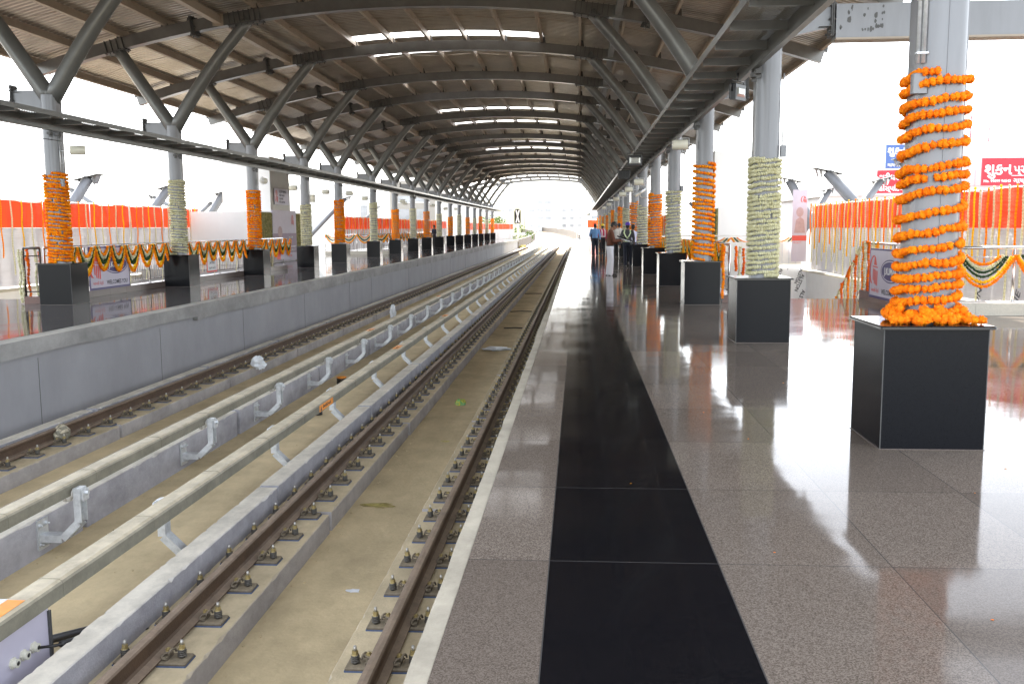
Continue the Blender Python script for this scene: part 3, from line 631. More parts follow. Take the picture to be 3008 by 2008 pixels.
b.add(vs, fs); rsheet = b.obj('roof_sheet', M_SHEET, label='corrugated brownish metal sheeting covering the arched roof', cat='roof sheet')
for (ya, yb) in SLOT:
    for kx in range(6, 11):
        sel = [f for f in gl if ya-0.15 < vs[f[0]][1] < yb+0.1 and PX[kx]-0.01 < (vs[f[0]][0]+vs[f[1]][0])/2 < PX[kx+1]+0.01]
        if not sel: continue
        used = sorted({i for f in sel for i in f}); ix = {v: i for i, v in enumerate(used)}
        b = MB(); b.add([vs[i] for i in used], [tuple(ix[i] for i in f) for f in sel]); b.obj('roof_light', M_POLY, rsheet)

# ------------------------------------------------------------------ columns
def ring_sec(hx, hy, r, n=6):
    pts = []
    for cx, cy, a0 in ((hx-r, hy-r, 0), (-hx+r, hy-r, 90), (-hx+r, -hy+r, 180), (hx-r, -hy+r, 270)):
        for k in range(n+1): a = math.radians(a0+90*k/n); pts.append((cx+r*math.cos(a), cy+r*math.sin(a)))
    return pts
def shaft_mesh():
    b = MB(); sec = ring_sec(0.170, 0.20, 0.13); n = len(sec); vs = []
    zs = [0.86, 1.5, 2.5, 3.5, 4.40]
    for z in zs: vs += [(x, y, z) for x, y in sec]
    fs = [(j*n+i, j*n+(i+1) % n, (j+1)*n+(i+1) % n, (j+1)*n+i) for j in range(len(zs)-1) for i in range(n)]
    b.add(vs, fs, True)
    for yy in (-0.2025, 0.2025): b.box(-0.004, 0.004, yy-0.002, yy+0.002, 0.9, 4.38)     # weld seams
    for xx in (-0.155, 0.155): b.box(xx-0.003, xx+0.003, -0.135, -0.1335, 0.9, 4.38)
    return b.mesh('shaft', M_COL)
def arm_mesh(dx, z1, s, bulge, name):
    b = MB(); p0 = Vector((0.0, 0, 4.30)); p1 = Vector((dx*s, 0, z1)); d = (p1-p0); nrm = Vector((-d.z*s, 0, d.x*s)).normalized()
    if dx < 0: nrm = Vector((d.z*s*-1, 0, d.x*s)).normalized()
    pts = []
    for k in range(13):
        t = k/12; p = p0+d*t + (nrm*bulge*math.sin(math.pi*t) if dx > 0 else Vector((0, 0, 0))); pts.append(p)
    b.tube(pts, 0.178, 14, True, True, 0.150, ell=(1, 1.05))
    return b.mesh(name, M_STEEL)
COLM = {}
def make_column(k, side):
    s = 1 if side == 'L' else -1; xc = XC_L if side == 'L' else XC_R; y = CY[k]
    wrapc = 'white' if ((k-4) % 2 == 1) else 'orange'
    if side not in COLM:
        sh = shaft_mesh(); ia = arm_mesh(2.23, 7.20, s, 0.10, 'inner_arm'); oa = arm_mesh(-1.44, 6.44, s, 0.0, 'outer_arm')
        st = MB(); st.prism([(-0.13*s, 4.06), (-0.80*s, 4.20), (-0.80*s, 4.51), (-0.13*s, 4.51)], 'y', -0.06, 0.06)
        stp = MB()
        for dx in (0.80, 0.822): stp.box(min(-dx*s, -(dx+0.014)*s), max(-dx*s, -(dx+0.014)*s), -0.12, 0.12, 4.08, 4.62)
        for zz in (4.20, 4.47):
            for yy in (-0.09, 0.09): stp.prism([(-0.80*s, zz), (-0.64*s, zz), (-0.80*s, zz+0.012)], 'y', yy-0.03, yy+0.03)
        for zz in (4.13, 4.30, 4.50, 4.57):
            for yy in (-0.09, 0.09): stp.tube([(-0.77*s, yy, zz), (-0.87*s, yy, zz)], 0.015, 6)
        COLM[side] = [('shaft', sh), ('inner_arm', ia), ('outer_arm', oa), ('stub_beam', st.mesh('stub_beam', M_COL)), ('end_plate', stp.mesh('end_plate', M_DARKST))]
    pos = where(side, k)
    t = thing('forked_column', 'grey steel column forking into two arms, %s platform, %s' % ('left' if side == 'L' else 'right', pos), 'column', (xc, y, 0), 0, 'forked columns of the %s platform' % ('left' if side == 'L' else 'right'))
    for nm, me in COLM[side]: mkobj(nm, me, t)
    return t
cols = {}
for k in range(4, len(CY)):
    cols['R', k] = make_column(k, 'R'); cols['L', k] = make_column(k, 'L')
# heavy crossbeam running off to the right from the second right column
t = thing('cross_beam', 'heavy grey box beam with scuffed paint crossing behind the nearest right column', 'beam', (3.40, 13.26, 0))
b = MB(); b.box(0.0, 6.5, -0.11, 0.11, 4.055, 4.49); b.obj('web', M_COL, t)
b = MB(); b.box(0.0, 6.5, -0.13, 0.13, 4.025, 4.053); b.obj('bottom_flange', M_PURLIN, t)
b = MB(); rr = random.Random(12)
for q in range(26):
    x = rr.gauss(0.35, 0.28); z = rr.uniform(4.15, 4.45); r = rr.uniform(0.008, 0.03)
    if x < 0.02: continue
    pl = [(x+r*math.cos(a)*rr.uniform(.5, 1.2), z+r*1.6*math.sin(a)*rr.uniform(.5, 1.3)) for a in [math.pi*2*i/7 for i in range(7)]]
    b.add([(px, -0.1125, pz) for px, pz in pl], [tuple(range(7))])
b.obj('paint_scuffs', M_DARKST, t)

# pedestals
def pedestal(side, k):
    x0 = 2.141 if side == 'R' else -11.464; y0 = CY[k]-0.355
    pos = where(side, k)
    t = thing('pedestal', 'black granite pedestal, %s platform, %s' % ('left' if side == 'L' else 'right', pos), 'pedestal', (x0+0.3575, y0+0.355, 0), 0, 'black granite pedestals of the %s platform' % ('left' if side == 'L' else 'right'))
    for nm, me in PEDM: mkobj(nm, me, t)
b = MB(); b.cbox(-0.357, 0.357, -0.355, 0.355, 0.0, 0.858, 0.004)
c = MB(); e = 0.035; c.cbox(-0.357-e, 0.357+e, -0.355-e, 0.355+e, 0.858, 0.882, 0.008)
g = MB(); g.box(-0.366, 0.366, -0.364, 0.364, 0.0, 0.004)
cj = []
for sx in (-1, 1):
    for sy in (-1, 1): j = MB(); j.box(sx*0.3560-0.003, sx*0.3560+0.003, sy*0.3540-0.003, sy*0.3540+0.003, 0.004, 0.856); cj.append(('corner_joint', j.mesh('corner_joint', M_DARKST)))
PEDM = cj+[('block', b.mesh('block', M_PED)), ('cap', c.mesh('cap', M_CAP)), ('mortar_joint', g.mesh('mortar_joint', M_KERB))]
for k in range(4, len(CY)): pedestal('R', k); pedestal('L', k)

# ------------------------------------------------------------------ catwalks
def grating_mat():
    m = bpy.data.materials.new('steel_grating'); m.use_nodes = True; n = m.node_tree; b = n.nodes['Principled BSDF']; L = n.links
    b.inputs['Base Color'].default_value = (0.34, 0.33, 0.30, 1); b.inputs['Metallic'].default_value = 0.5; b.inputs['Roughness'].default_value = 0.45
    tc = n.nodes.new('ShaderNodeTexCoord'); br = n.nodes.new('ShaderNodeTexBrick'); br.inputs['Scale'].default_value = 1.0
    br.inputs['Brick Width'].default_value = 0.055; br.inputs['Row Height'].default_value = 0.04; br.inputs['Mortar Size'].default_value = 0.016
    L.new(tc.outputs['Object'], br.inputs['Vector']); mx = n.nodes.new('ShaderNodeMixShader'); tr = n.nodes.new('ShaderNodeBsdfTransparent')
    L.new(br.outputs['Fac'], mx.inputs[0]); L.new(tr.outputs[0], mx.inputs[1]); L.new(b.outputs[0], mx.inputs[2]); L.new(mx.outputs[0], n.nodes['Material Output'].inputs[0])
    return m
M_GRATE = grating_mat()
def catwalk(xn, xf, lab):
    s = 1 if xf > xn else -1; a, c = min(xn, xf), max(xn, xf)
    t = thing('catwalk', lab, 'catwalk', (0, 0, 0), 0, 'overhead cable catwalks')
    b = MB(); b.add([(a, 5, 3.872), (c, 5, 3.872), (c, 127, 3.872), (a, 127, 3.872)], [(0, 1, 2, 3)]); b.obj('grating_deck', M_GRATE, t)
    b = MB(); b.prism([(xn, 3.80), (xn+0.006, 3.80), (xn+0.006, 3.895), (xn, 3.895)] if s > 0 else [(xn-0.006, 3.80), (xn, 3.80), (xn, 3.895), (xn-0.006, 3.895)], 'y', 5, 127); b.obj('edge_angle', M_STEEL, t)
    for f in (0.42, 0.80):
        b = MB(); xx = xn+(xf-xn)*f; b.box(xx-0.028, xx+0.028, 5, 127, 3.876, 3.884); b.obj('deck_strip', M_GALV, t)
    b = MB(); x0, x1 = (xf-0.012, xf) if s > 0 else (xf, xf+0.012)
    b.box(x0, x1, 5, 127, 3.635, 3.90); b.box(min(xf, xf-0.075*s), max(xf, xf-0.075*s), 5, 127, 3.627, 3.635); b.obj('side_beam', M_STEEL, t)
    y = 5.2; n = 0; cb = None
    me = MB(); me.box(a+0.02, c-0.02, -0.03, -0.024, 3.755, 3.862); me.box(a+0.02, c-0.02, -0.024, 0.03, 3.755, 3.762); me = me.mesh('crossbar', M_STEEL)
    while y < 126 and n < 100: mkobj('crossbar', me, t, (0, y, 0)); y += 1.17; n += 1
    bb = MB()
    while y < 126: bb.box(a+0.02, c-0.02, y-0.03, y-0.024, 3.755, 3.862); y += 1.17
    bb.obj('crossbar', M_STEEL, t, kind='stuff')
    for k in range(4, len(CY)):
        b = MB(); x = xf+0.012*s
        for dy in (-0.33, -0.02):
            b = MB(); b.box(min(x-0.05*s, x+0.02*s), max(x-0.05*s, x+0.02*s), CY[k]+dy-0.12, CY[k]+dy-0.105, 3.50, 3.64); b.box(min(x-0.07*s, x+0.01*s), max(x-0.07*s, x+0.01*s), CY[k]+dy-0.22, CY[k]+dy-0.12+0.004, 3.545, 3.60)
            b.obj('bolted_bracket', M_DARKST, t)
catwalk(1.67, 2.345, 'overhead grey cable catwalk along the right columns')
catwalk(-10.27, -10.945, 'overhead grey cable catwalk along the left columns')

HALFP = math.pi/2
# ------------------------------------------------------------------ small fittings on the columns
def floodlight(x, y, z, rz, lab, face_light=True, sc_=1.0):
    t = thing('floodlight', lab, 'floodlight', (x, y, z), rz, 'black floodlights under the catwalks')
    b = MB(); b.cbox(-0.19*sc_, 0.19*sc_, -0.04*sc_, 0.07*sc_, -0.14*sc_, 0.14*sc_, 0.015*sc_)
    for k in range(7): b.box(-0.16*sc_+k*0.05*sc_, -0.15*sc_+k*0.05*sc_, 0.07*sc_, 0.10*sc_, -0.12*sc_, 0.12*sc_)
    b.obj('housing', M_BLKP, t)
    b = MB(); q = 0.145*sc_
    b.add([(-q, -0.042*sc_, -0.085*sc_), (q, -0.042*sc_, -0.085*sc_), (q, -0.042*sc_, 0.07*sc_), (-q, -0.042*sc_, 0.07*sc_), (-q*.7, -0.058*sc_, -0.04*sc_), (q*.7, -0.058*sc_, -0.04*sc_), (q*.7, -0.058*sc_, 0.055*sc_), (-q*.7, -0.058*sc_, 0.055*sc_)],
          [(0, 1, 5, 4), (1, 2, 6, 5), (2, 3, 7, 6), (3, 0, 4, 7), (4, 5, 6, 7)]); b.obj('lens', M_LENS, t)
    b = MB(); b.tube([(-0.2*sc_, 0.02, 0), (-0.21*sc_, 0.02, 0.19*sc_), (0.21*sc_, 0.02, 0.19*sc_), (0.2*sc_, 0.02, 0)], 0.012*sc_, 6); b.tube([(0.0, 0.02, 0.19*sc_), (0.0, 0.02, 0.33*sc_)], 0.010, 6); b.obj('yoke', M_BLKP, t)
floodlight(1.51, 26.0, 3.36, 0.0, 'square black floodlight hanging from the right catwalk, glass towards the camera')
floodlight(1.50, 32.0, 3.30, math.pi, 'square black floodlight hanging from the right catwalk, back towards the camera')
floodlight(2.22, 13.6, 3.43, 0.9, 'black floodlight tucked beside the second right column', sc_=0.8)
floodlight(2.05, 62.0, 3.3, 0.0, 'small black floodlight far down the right catwalk')
floodlight(1.2, 118.0, 3.1, 0.0, 'tiny black floodlight at the far end of the right catwalk')
floodlight(-11.35, 37.0, 3.84, 0.15, 'black floodlight below the left catwalk near the fourth left column')
floodlight(-10.9, 62.0, 3.7, 0.1, 'black floodlight hanging from the left catwalk further away')
def speaker(x, y, z, side, lab, rz=0.0, r=0.10, L=0.30, arm=0.16, upright=False):
    t = thing('cylinder_speaker', lab, 'loudspeaker', (x, y, z), rz, 'cream cylinder loudspeakers')
    b = MB(); 
    if upright: pr = [(0, 0, -L/2), (0, 0, -L/2+0.01), (0, 0, L/2-0.01), (0, 0, L/2)]
    else: pr = [(-L/2, 0, 0), (-L/2+0.01, 0, 0), (L/2-0.01, 0, 0), (L/2, 0, 0)]
    b.tube(pr, lambda u: r*(0.93 if u in (0, 1) else 1.0), 24); b.obj('housing', M_CREAM, t)
    b = MB(); e = -L/2-0.004
    if not upright: b.tube([(e, 0, 0), (e+0.006, 0, 0)], r*0.82, 20); b.tube([(e, 0, -r*0.8), (e, 0, r*0.8)], 0.006, 5)
    else: b.tube([(0, 0, e), (0, 0, e+0.006)], r*0.82, 20)
    b.obj('grille', M_WHITEP, t)
    b = MB(); q = side
    b.tube([(q*(L*0.15), 0, r), (q*(L*0.15), 0, r+0.03), (q*(L/2+0.03), 0, r+0.03), (q*(L/2+0.03), 0, -r-0.03), (q*(L*0.15), 0, -r-0.03), (q*L*0.15, 0, -r)], 0.008, 6)
    b.tube([(q*(L/2+0.03), 0, -0.02), (q*(L/2+arm), 0.02, -0.02)], 0.012, 6); b.obj('bracket', M_GALV, t)
speaker(2.03, 19.45, 3.21, 1, 'cream cylinder loudspeaker left of the third right column')
speaker(-10.62, 19.6, 3.26, -1, 'cream cylinder loudspeaker right of the nearest left column', rz=0.5)
SP = [(8, -10.76, 3.21, HALFP, False, 'end-on cream loudspeaker hanging right of the third left column'), (9, -11.64, 3.23, 0, False, 'cream cylinder loudspeaker left of the fourth left column'),
      (9, -10.84, 2.80, 0, True, 'upright cream cylinder speaker on an arm right of the fourth left column'), (10, -11.75, 3.27, 0, False, 'cream loudspeaker left of the fifth left column'), (10, -10.62, 3.20, 0, False, 'cream loudspeaker right of the fifth left column'),
      (11, -11.60, 3.19, 0, False, 'cream loudspeaker left of the sixth left column'), (12, -10.66, 3.2, 0, False, 'small cream loudspeaker right of the seventh left column'), (13, -11.7, 3.24, 0, False, 'small cream loudspeaker left of the eighth left column'),
      (14, -10.64, 3.2, 0, False, 'small cream loudspeaker right of the ninth left column'), (15, -10.6, 3.1, 0, False, 'small cream loudspeaker right of the tenth left column'), (16, -10.64, 3.2, 0, False, 'tiny cream loudspeaker right of the eleventh left column')]
for k, x, z, rz_, up, lab in SP: speaker(x, CY[k], z, 1 if x < XC_L else -1, lab, rz=rz_, upright=up)
for k in (8, 9, 10, 11, 13, 15): speaker(XC_R-0.55, CY[k], 3.05, 1, 'small cream loudspeaker left of the %s right column' % ORD[k-4])
t = thing('surveillance_camera', 'cream bullet camera on a curved arm beside the sixth right column', 'camera', (2.05, 32.2, 2.72))
b = MB(); b.tube([(-0.16, -0.2, -0.10), (0.16, 0.2, 0.10)], 0.055, 12); b.prism([(-0.06, 0), (0.06, 0), (0.05, 0.03), (-0.05, 0.03)], 'y', -0.01, 0.0); b.obj('housing', M_CREAM, t)
b = MB(); b.tube([(-0.17, -0.21, -0.075), (0.17, 0.21, 0.14)], 0.066, 10, ell=(1, 0.5)); b.obj('sun_shield', M_GALV, t)
b = MB(); b.tube([(0, 0, -0.05), (0.02, 0, -0.14), (0.08, 0, -0.17), (0.34, 0, -0.17)], 0.014, 8); b.obj('arm', M_CREAM, t)
t = thing('electrical_conduit', 'twin galvanised conduits and grey junction box on the nearest right column', 'conduit', (XC_R-0.185, CY[4]-0.15, 0))
b = MB(); b.tube([(0.0, 0, 2.70), (0.0, 0, 4.3)], 0.0135, 8); b.obj('pipe', M_GALV, t)
b = MB(); b.tube([(0.034, -0.01, 2.70), (0.034, -0.01, 4.3)], 0.0165, 8); b.obj('pipe', M_GALV, t)
b = MB(); b.cbox(-0.035, 0.065, -0.035, 0.03, 2.49, 2.63, 0.006); b.obj('junction_box', M_COL, t)
b = MB()
for z in (2.76, 3.12, 3.5): b.box(-0.018, 0.056, -0.028, 0.012, z, z+0.012); b.cyl(0.060, -0.02, z-0.004, z+0.016, 0.008, 6)
b.obj('clamps', M_GALV, t)
for side, k, dx, lab in (('R', 5, 0.20, 'thin conduit and grey box on the right side of the second right column'), ('L', 6, 0.19, 'thin conduit on the right side of the nearest left column'), ('R', 7, 0.195, 'thin conduit on the right side of the fourth right column')):
    t = thing('electrical_conduit', lab, 'conduit', ((XC_R if side == 'R' else XC_L)+dx, CY[k]-0.12, 0))
    b = MB(); b.tube([(0, 0, 2.62), (0, 0, 3.6)], 0.010, 7); b.tube([(0.005, 0, 3.25), (0.06, 0, 3.25), (0.06, 0, 2.98), (0.005, 0, 2.98)], 0.006, 5); b.obj('pipe', M_GALV, t)
    b = MB(); b.cbox(-0.03, 0.05, -0.04, 0.03, 2.50, 2.66, 0.005); b.obj('junction_box', M_COL, t)
for pts, lab in (([(-12.3, 18.0, 4.15), (-11.9, 18.6, 3.75), (-11.4, 19.2, 3.52), (-10.9, 19.5, 3.44)], 'thin black wire sagging past the nearest left column'),
                 ([(-11.38, 19.5, 3.5), (-11.42, 19.5, 3.3), (-11.46, 19.5, 3.2), (-11.36, 19.45, 3.02), (-11.34, 19.42, 2.7)], 'black cable hanging on the left side of the nearest left column')):
    b = MB(); b.tube(pts, 0.007, 5); b.obj('hanging_cable', M_CABLE, label=lab, cat='cable')
# ------------------------------------------------------------------ garlands
KM = {'o': M_OR, 'd': M_ORD, 'y': M_YE, 'w': M_WH, 'g': M_GR}
def frame_to(d):
    d = d.normalized(); a = Vector((0, 0, 1)) if abs(d.z) < 0.95 else Vector((0, 1, 0)); x = d.cross(a).normalized(); y = d.cross(x)
    return Matrix((x, y, d)).transposed()
def flower(b, c, r, M, along, rnd):
    """one flower head: a core with overlapping petal flakes standing off it"""
    c = Vector(c); t0 = rnd.random(); b.ball(c, r*0.93, 10, 7, 0.07, (1, 1, along), t0*0.5, rnd, M)
    for q in range(40):
        z = rnd.uniform(-1, 1); a = rnd.uniform(0, 6.283); h = math.sqrt(1-z*z); n = Vector((h*math.cos(a), h*math.sin(a), z*along))
        n = M @ n; p = c+n*r*rnd.uniform(0.84, 0.94); u = n.orthogonal().normalized(); v = n.cross(u).normalized(); k = rnd.uniform(0, 6.283); u, v = u*math.cos(k)+v*math.sin(k), v*math.cos(k)-u*math.sin(k)
        s = r*rnd.uniform(0.20, 0.32); up = n.normalized()*s*.8
        b.add([p-v*s*.55, p+u*s+up*.55-v*s*.45, p+u*s*1.15+up*.75+v*s*.1, p+u*s+up*.5+v*s*.6, p+v*s*.5], [(0, 1, 2, 3, 4)], False, min(1, max(0, t0*0.6+rnd.uniform(0, 0.5))))
def bead_string(b, pts, r, lod=1, rnd=R, gap=0.0, along=0.72):
    """pts: dense polyline; threads squashed flower heads along it"""
    L = [0.0]
    for p, q in zip(pts[:-1], pts[1:]): L.append(L[-1]+(Vector(q)-Vector(p)).length)
    T = L[-1]
    if lod >= 3:                                  # ribbed tube for far strings
        n = max(4, int(T/(r*1.1))); P = []; i = 0
        for k in range(n+1):
            s = T*k/n
            while i < len(L)-2 and L[i+1] < s: i += 1
            t = (s-L[i])/max(1e-9, L[i+1]-L[i]); P.append(Vector(pts[i]).lerp(Vector(pts[i+1]), t))
        b.tint = b.tint if b.tint is not None else [0.0]*len(b.v)
        v0 = len(b.v); vals = [r*(1.0+rnd.uniform(-.12, .12)) if k % 2 else r*0.70 for k in range(n+1)]
        b.tube(P, lambda u: vals[min(n, int(round(u*n)))], 6 if lod == 3 else 5)
        for k in range(v0, len(b.v)): b.tint[k] = 0.5+0.5*math.sin((k-v0)//6*2.4)
        return
    s = 0.0; i = 0; nu, nv = {0: (14, 9), 1: (8, 5), 2: (6, 4)}[lod]
    while s < T:
        while i < len(L)-2 and L[i+1] < s: i += 1
        t = (s-L[i])/max(1e-9, L[i+1]-L[i]); p = Vector(pts[i]).lerp(Vector(pts[i+1]), t); d = Vector(pts[i+1])-Vector(pts[i])
        rr_ = r*rnd.uniform(0.82, 1.15)
        if not (gap and rnd.random() < gap):
            M = frame_to(d) @ Matrix.Rotation(rnd.uniform(-0.25, 0.25), 3, 'X')
            if M.determinant() < 0: M = M @ Matrix.Diagonal((1, -1, 1))
            if lod == 0: flower(b, p+Vector((rnd.uniform(-1, 1), rnd.uniform(-1, 1), rnd.uniform(-1, 1)))*r*0.12, rr_, M, along, rnd)
            else: b.ball(p+Vector((rnd.uniform(-1, 1), rnd.uniform(-1, 1), rnd.uniform(-1, 1)))*r*0.12, rr_, nu, nv, 0.17 if lod == 0 else 0.10, (1, 1, along), rnd.random(), rnd, M)
        s += rr_*along*(1.80 if lod == 0 else 1.75)
def perim(a, hx, hy, n=2.8): return (abs(math.cos(a))**n/hx**n+abs(math.sin(a))**n/hy**n)**(-1/n)
def wrap(side, k, zs, kind, r, lod, hand, lab, pile=False, seed=0):
    xc = XC_R if side == 'R' else XC_L; rnd = random.Random(seed+k*7+(3 if side == 'R' else 0)); b = MB(); pts = []
    n = 36 if lod < 2 else 20
    for i in range(len(zs)-1):
        for j in range(n):
            t = j/n; fr = t if lod >= 2 else 1.64*t if t < .25 else (0.41+0.36*(t-.25) if t < .75 else 0.59+1.64*(t-.75)); z = zs[i]+(zs[i+1]-zs[i])*fr; a = -math.pi/2+hand*2*math.pi*t
            rad = perim(a, 0.170+r*0.9, 0.20+r*0.9); pts.append((rad*math.cos(a), rad*math.sin(a), z+0.006*math.sin(3*a+i*1.7)))
    bead_string(b, pts, r, lod, rnd, 0.02 if kind != 'w' else 0.015, 0.72 if kind != 'w' else 0.6)
    if pile:
        for q in range(150):
            a = rnd.uniform(0, 2*math.pi); d = abs(rnd.gauss(0, 0.5)); rad = perim(a, 0.20, 0.23)+0.02+min(0.115, 0.06*d)
            z = 0.885+r*0.8+rnd.uniform(0, 0.085)*max(0, 1-d*0.9)
            flower(b, (rad*math.cos(a), rad*math.sin(a), z), r*rnd.uniform(0.9, 1.3), Matrix.Rotation(rnd.uniform(0, 3), 3, (rnd.random(), rnd.random(), rnd.random()+.1)), 0.8, rnd)
        for (px, py) in ((-0.31, -0.27), (0.29, -0.28), (-0.265, -0.26), (0.245, -0.27), (-0.22, -0.25), (0.2, -0.26)): flower(b, (px, py, 0.915), r*1.1, Matrix.Identity(3), 0.85, rnd)
    b.obj('marigold_garland' if kind == 'o' else 'tuberose_garland', KM[kind], None, (xc, CY[k], 0), lab, 'flower garland', 'garlands wound round the columns')
R1z = [1.5815+(659-1.2805*y)*6.72/2759 for y in (745, 712, 684, 656, 630, 600, 566, 528, 484, 436, 408, 384, 335, 300, 266, 236, 196, 176)]
def zlist(a, c, p, rnd):
    z = a; o = []
    while z < c: o.append(z); z += p*rnd.uniform(0.7, 1.35)
    return o+[c]
wrap('R', 4, R1z, 'o', 0.0325, 0, 1, 'thick bright orange marigold garland spiralling round the nearest right column, heaped on its pedestal', pile=True, seed=5)
rz = random.Random(21)
wrap('R', 5, zlist(0.905, 2.49, 0.062, rz), 'w', 0.027, 0, 1, 'cream tuberose garland wound round the second right column')
tops = {('R', 6): 2.84, ('R', 7): 2.5, ('R', 8): 2.65, ('R', 9): 2.4, ('R', 10): 2.7, ('R', 11): 2.55, ('L', 6): 2.78, ('L', 7): 2.91, ('L', 8): 2.87, ('L', 9): 2.55, ('L', 10): 2.9, ('L', 11): 2.95, ('L', 12): 2.7, ('L', 13): 2.85}
for side in 'RL':
    for k in range(6, len(CY)):
        col = 'o' if (k % 2 == 0) else 'w'; top = tops.get((side, k), 2.65+0.15*math.sin(k*2.3)); lod = 1 if k < 8 else (2 if k < 11 else 3)
        pitch = (0.100 if side == 'R' else 0.072) if k == 6 else (0.085 if side == 'R' else 0.068)
        if lod == 3: pitch = 0.075
        wrap(side, k, zlist(0.90, top, pitch, rz), col, ((0.034 if col == 'o' else 0.028) if lod < 2 else (0.036 if col == 'o' else 0.031)), lod, (-1 if (side == 'L' or k % 4 == 2) else 1),
             '%s garland wound round the %s %s column' % ('orange marigold' if col == 'o' else 'cream tuberose', ORD[k-4] if side == 'R' else ORD[k-6], 'left' if side == 'L' else 'right'))

def swag(p0, p1, sag, lab, lod=2, r=0.022, strands=None, grp='flower swags on the railings'):
    p0 = Vector(p0); p1 = Vector(p1); t = thing('flower_swag', lab, 'flower swag', tuple(p0), 0, grp); d = p1-p0; hd = Vector((d.x, d.y, 0)).normalized(); nr = Vector((-hd.y, hd.x, 0))
    strands = strands or (('outer_strand', 'o', 0.0, 1.0, 0.00), ('yellow_strand', 'y', 0.07, 0.90, 0.012), ('green_strand', 'g', 0.17, 0.70, 0.0), ('green_strand', 'g', 0.23, 0.62, 0.01), ('cream_strand', 'w', 0.31, 0.48, 0.0), ('inner_strand', 'o', 0.39, 0.34, 0.0))
    for nm, kind, inset, f, o in strands:
        pts = []
        for k in range(19):
            u = k/18; s = inset*0.5/0.5*0.5+(1-inset)*u
            s = inset/2+(1-inset)*u
            z = -sag*f*(1-abs(2*u-1)**1.9) - 0.02
            pts.append(d*s+Vector((0, 0, z))+nr*(o+R.uniform(-0.004, 0.004)))
        b = MB(); bead_string(b, pts, r*(0.8 if kind == 'g' else 1.0), lod, R, 0, 0.7); b.obj(nm, KM[kind], t)
    return t
def hang(name, x, y, z, L, kind, lab, grp, r=0.024, lod=3, lean=0.0):
    b = MB(); n = 8; ph = R.uniform(0, 6); pts = [(0.012*math.sin(ph+k*1.3), 0.012*math.cos(ph+k)+lean*k/n, -L*k/n) for k in range(n+1)]
    bead_string(b, pts, r, lod, R, 0.0, 0.62)
    return b.obj(name, KM[kind], None, (x, y, z), lab, 'flower string', grp)

# ------------------------------------------------------------------ railings
def railing(name, lab, pts, zbase=0.16, ztop=1.20, kerb=(0.30, M_KERB), post_every=1.75, bars=0.13, grp='steel railings', zk=None, kerb_h=0.16, rad=0.028, mrail=None):
    """pts: (x, y) corners"""
    t = thing(name, lab, 'railing', (pts[0][0], pts[0][1], 0), 0, grp); O = Vector((pts[0][0], pts[0][1], 0)); mr = mrail or M_SS
    for a, c in zip(pts[:-1], pts[1:]):
        a = Vector((*a, 0))-O; c = Vector((*c, 0))-O; d = c-a; L = d.length; u = d/L; ang = math.atan2(u.y, u.x); RM = Matrix.Translation(a) @ Matrix.Rotation(ang, 4, 'Z')
        if kerb_h > 0:
            b = MB(); n = max(1, int(L/0.8))
            for k in range(n): b.box(L*k/n+0.002, L*(k+1)/n-0.002, -kerb[0]/2, kerb[0]/2, 0.002, kerb_h, RM)
            b.obj('kerb', kerb[1], t)
        b = MB(); b.tube([a+Vector((0, 0, ztop)), c+Vector((0, 0, ztop))], rad, 10); b.obj('top_rail', mr, t)
        b = MB(); b.tube([a+Vector((0, 0, zbase+0.10)), c+Vector((0, 0, zbase+0.10))], 0.014, 6); b.tube([a+Vector((0, 0, ztop-0.17)), c+Vector((0, 0, ztop-0.17))], 0.014, 6); b.obj('lower_rails', mr, t)
        n = max(1, round(L/post_every)); pm = MB(); pm.cyl(0, 0, kerb_h, ztop, 0.024, 10); pm.cyl(0, 0, kerb_h, kerb_h+0.012, 0.05, 12); pm = pm.mesh('post', mr)
        for k in range(n+1): mkobj('post', pm, t, tuple(a+d*(k/n)))
        if bars:
            for k in range(n):
                b = MB(); m = int((L/n)/bars)
                for q in range(1, m): p = a+d*((k+q/m)/n); b.cyl(p.x, p.y, zbase+0.10, ztop-0.17, 0.0075, 5)
                b.obj('bar_panel', mr, t)
    return t
railing('stair_railing', 'steel railing on a brown kerb behind the near left pedestals, hung with flower swags', [(-11.60, 19.75), (-11.60, 36.4)], bars=0.13)
railing('stair_railing', 'short return of dark steel railing at the front of the left stair opening', [(-11.95, 19.55), (-11.62, 19.62)], bars=0, kerb=(0.25, M_REDK), post_every=0.4, mrail=M_DKRAIL)
railing('stair_railing', 'steel railing on a red kerb behind the third right pedestal', [(3.10, 19.70), (3.10, 36.4)], kerb=(0.25, M_REDK))
railing('stair_railing', 'steel railing crossing behind the far left pedestals with bright swags', [(-15.4, 56.6), (-11.5, 56.6)], kerb=(0.25, M_PALEK), kerb_h=0.2)
railing('stair_railing', 'long steel railing running behind the far left pedestals', [(-12.9, 58.5), (-12.9, 84.0)], bars=0.16, kerb=(0.25, M_KERB))
railing('stair_railing', 'pale steel railing across the back of the right stair opening', [(3.3, 37.9), (8.9, 37.9)], kerb=(0.2, M_BLDW), kerb_h=0.1, mrail=M_WHITEP)
railing('stair_railing', 'polished steel railing on a pale stone kerb at the far right', [(6.0, 17.05), (12.4, 17.05)], kerb=(0.36, M_PALEK), kerb_h=0.22, zbase=0.14, ztop=1.18, bars=0, post_every=1.6)
railing('stair_railing', 'short steel railing on a red granite kerb behind the welcome banner, right', [(6.22, 17.3), (6.22, 20.8)], kerb=(0.32, M_REDK), kerb_h=0.20, bars=0.13)
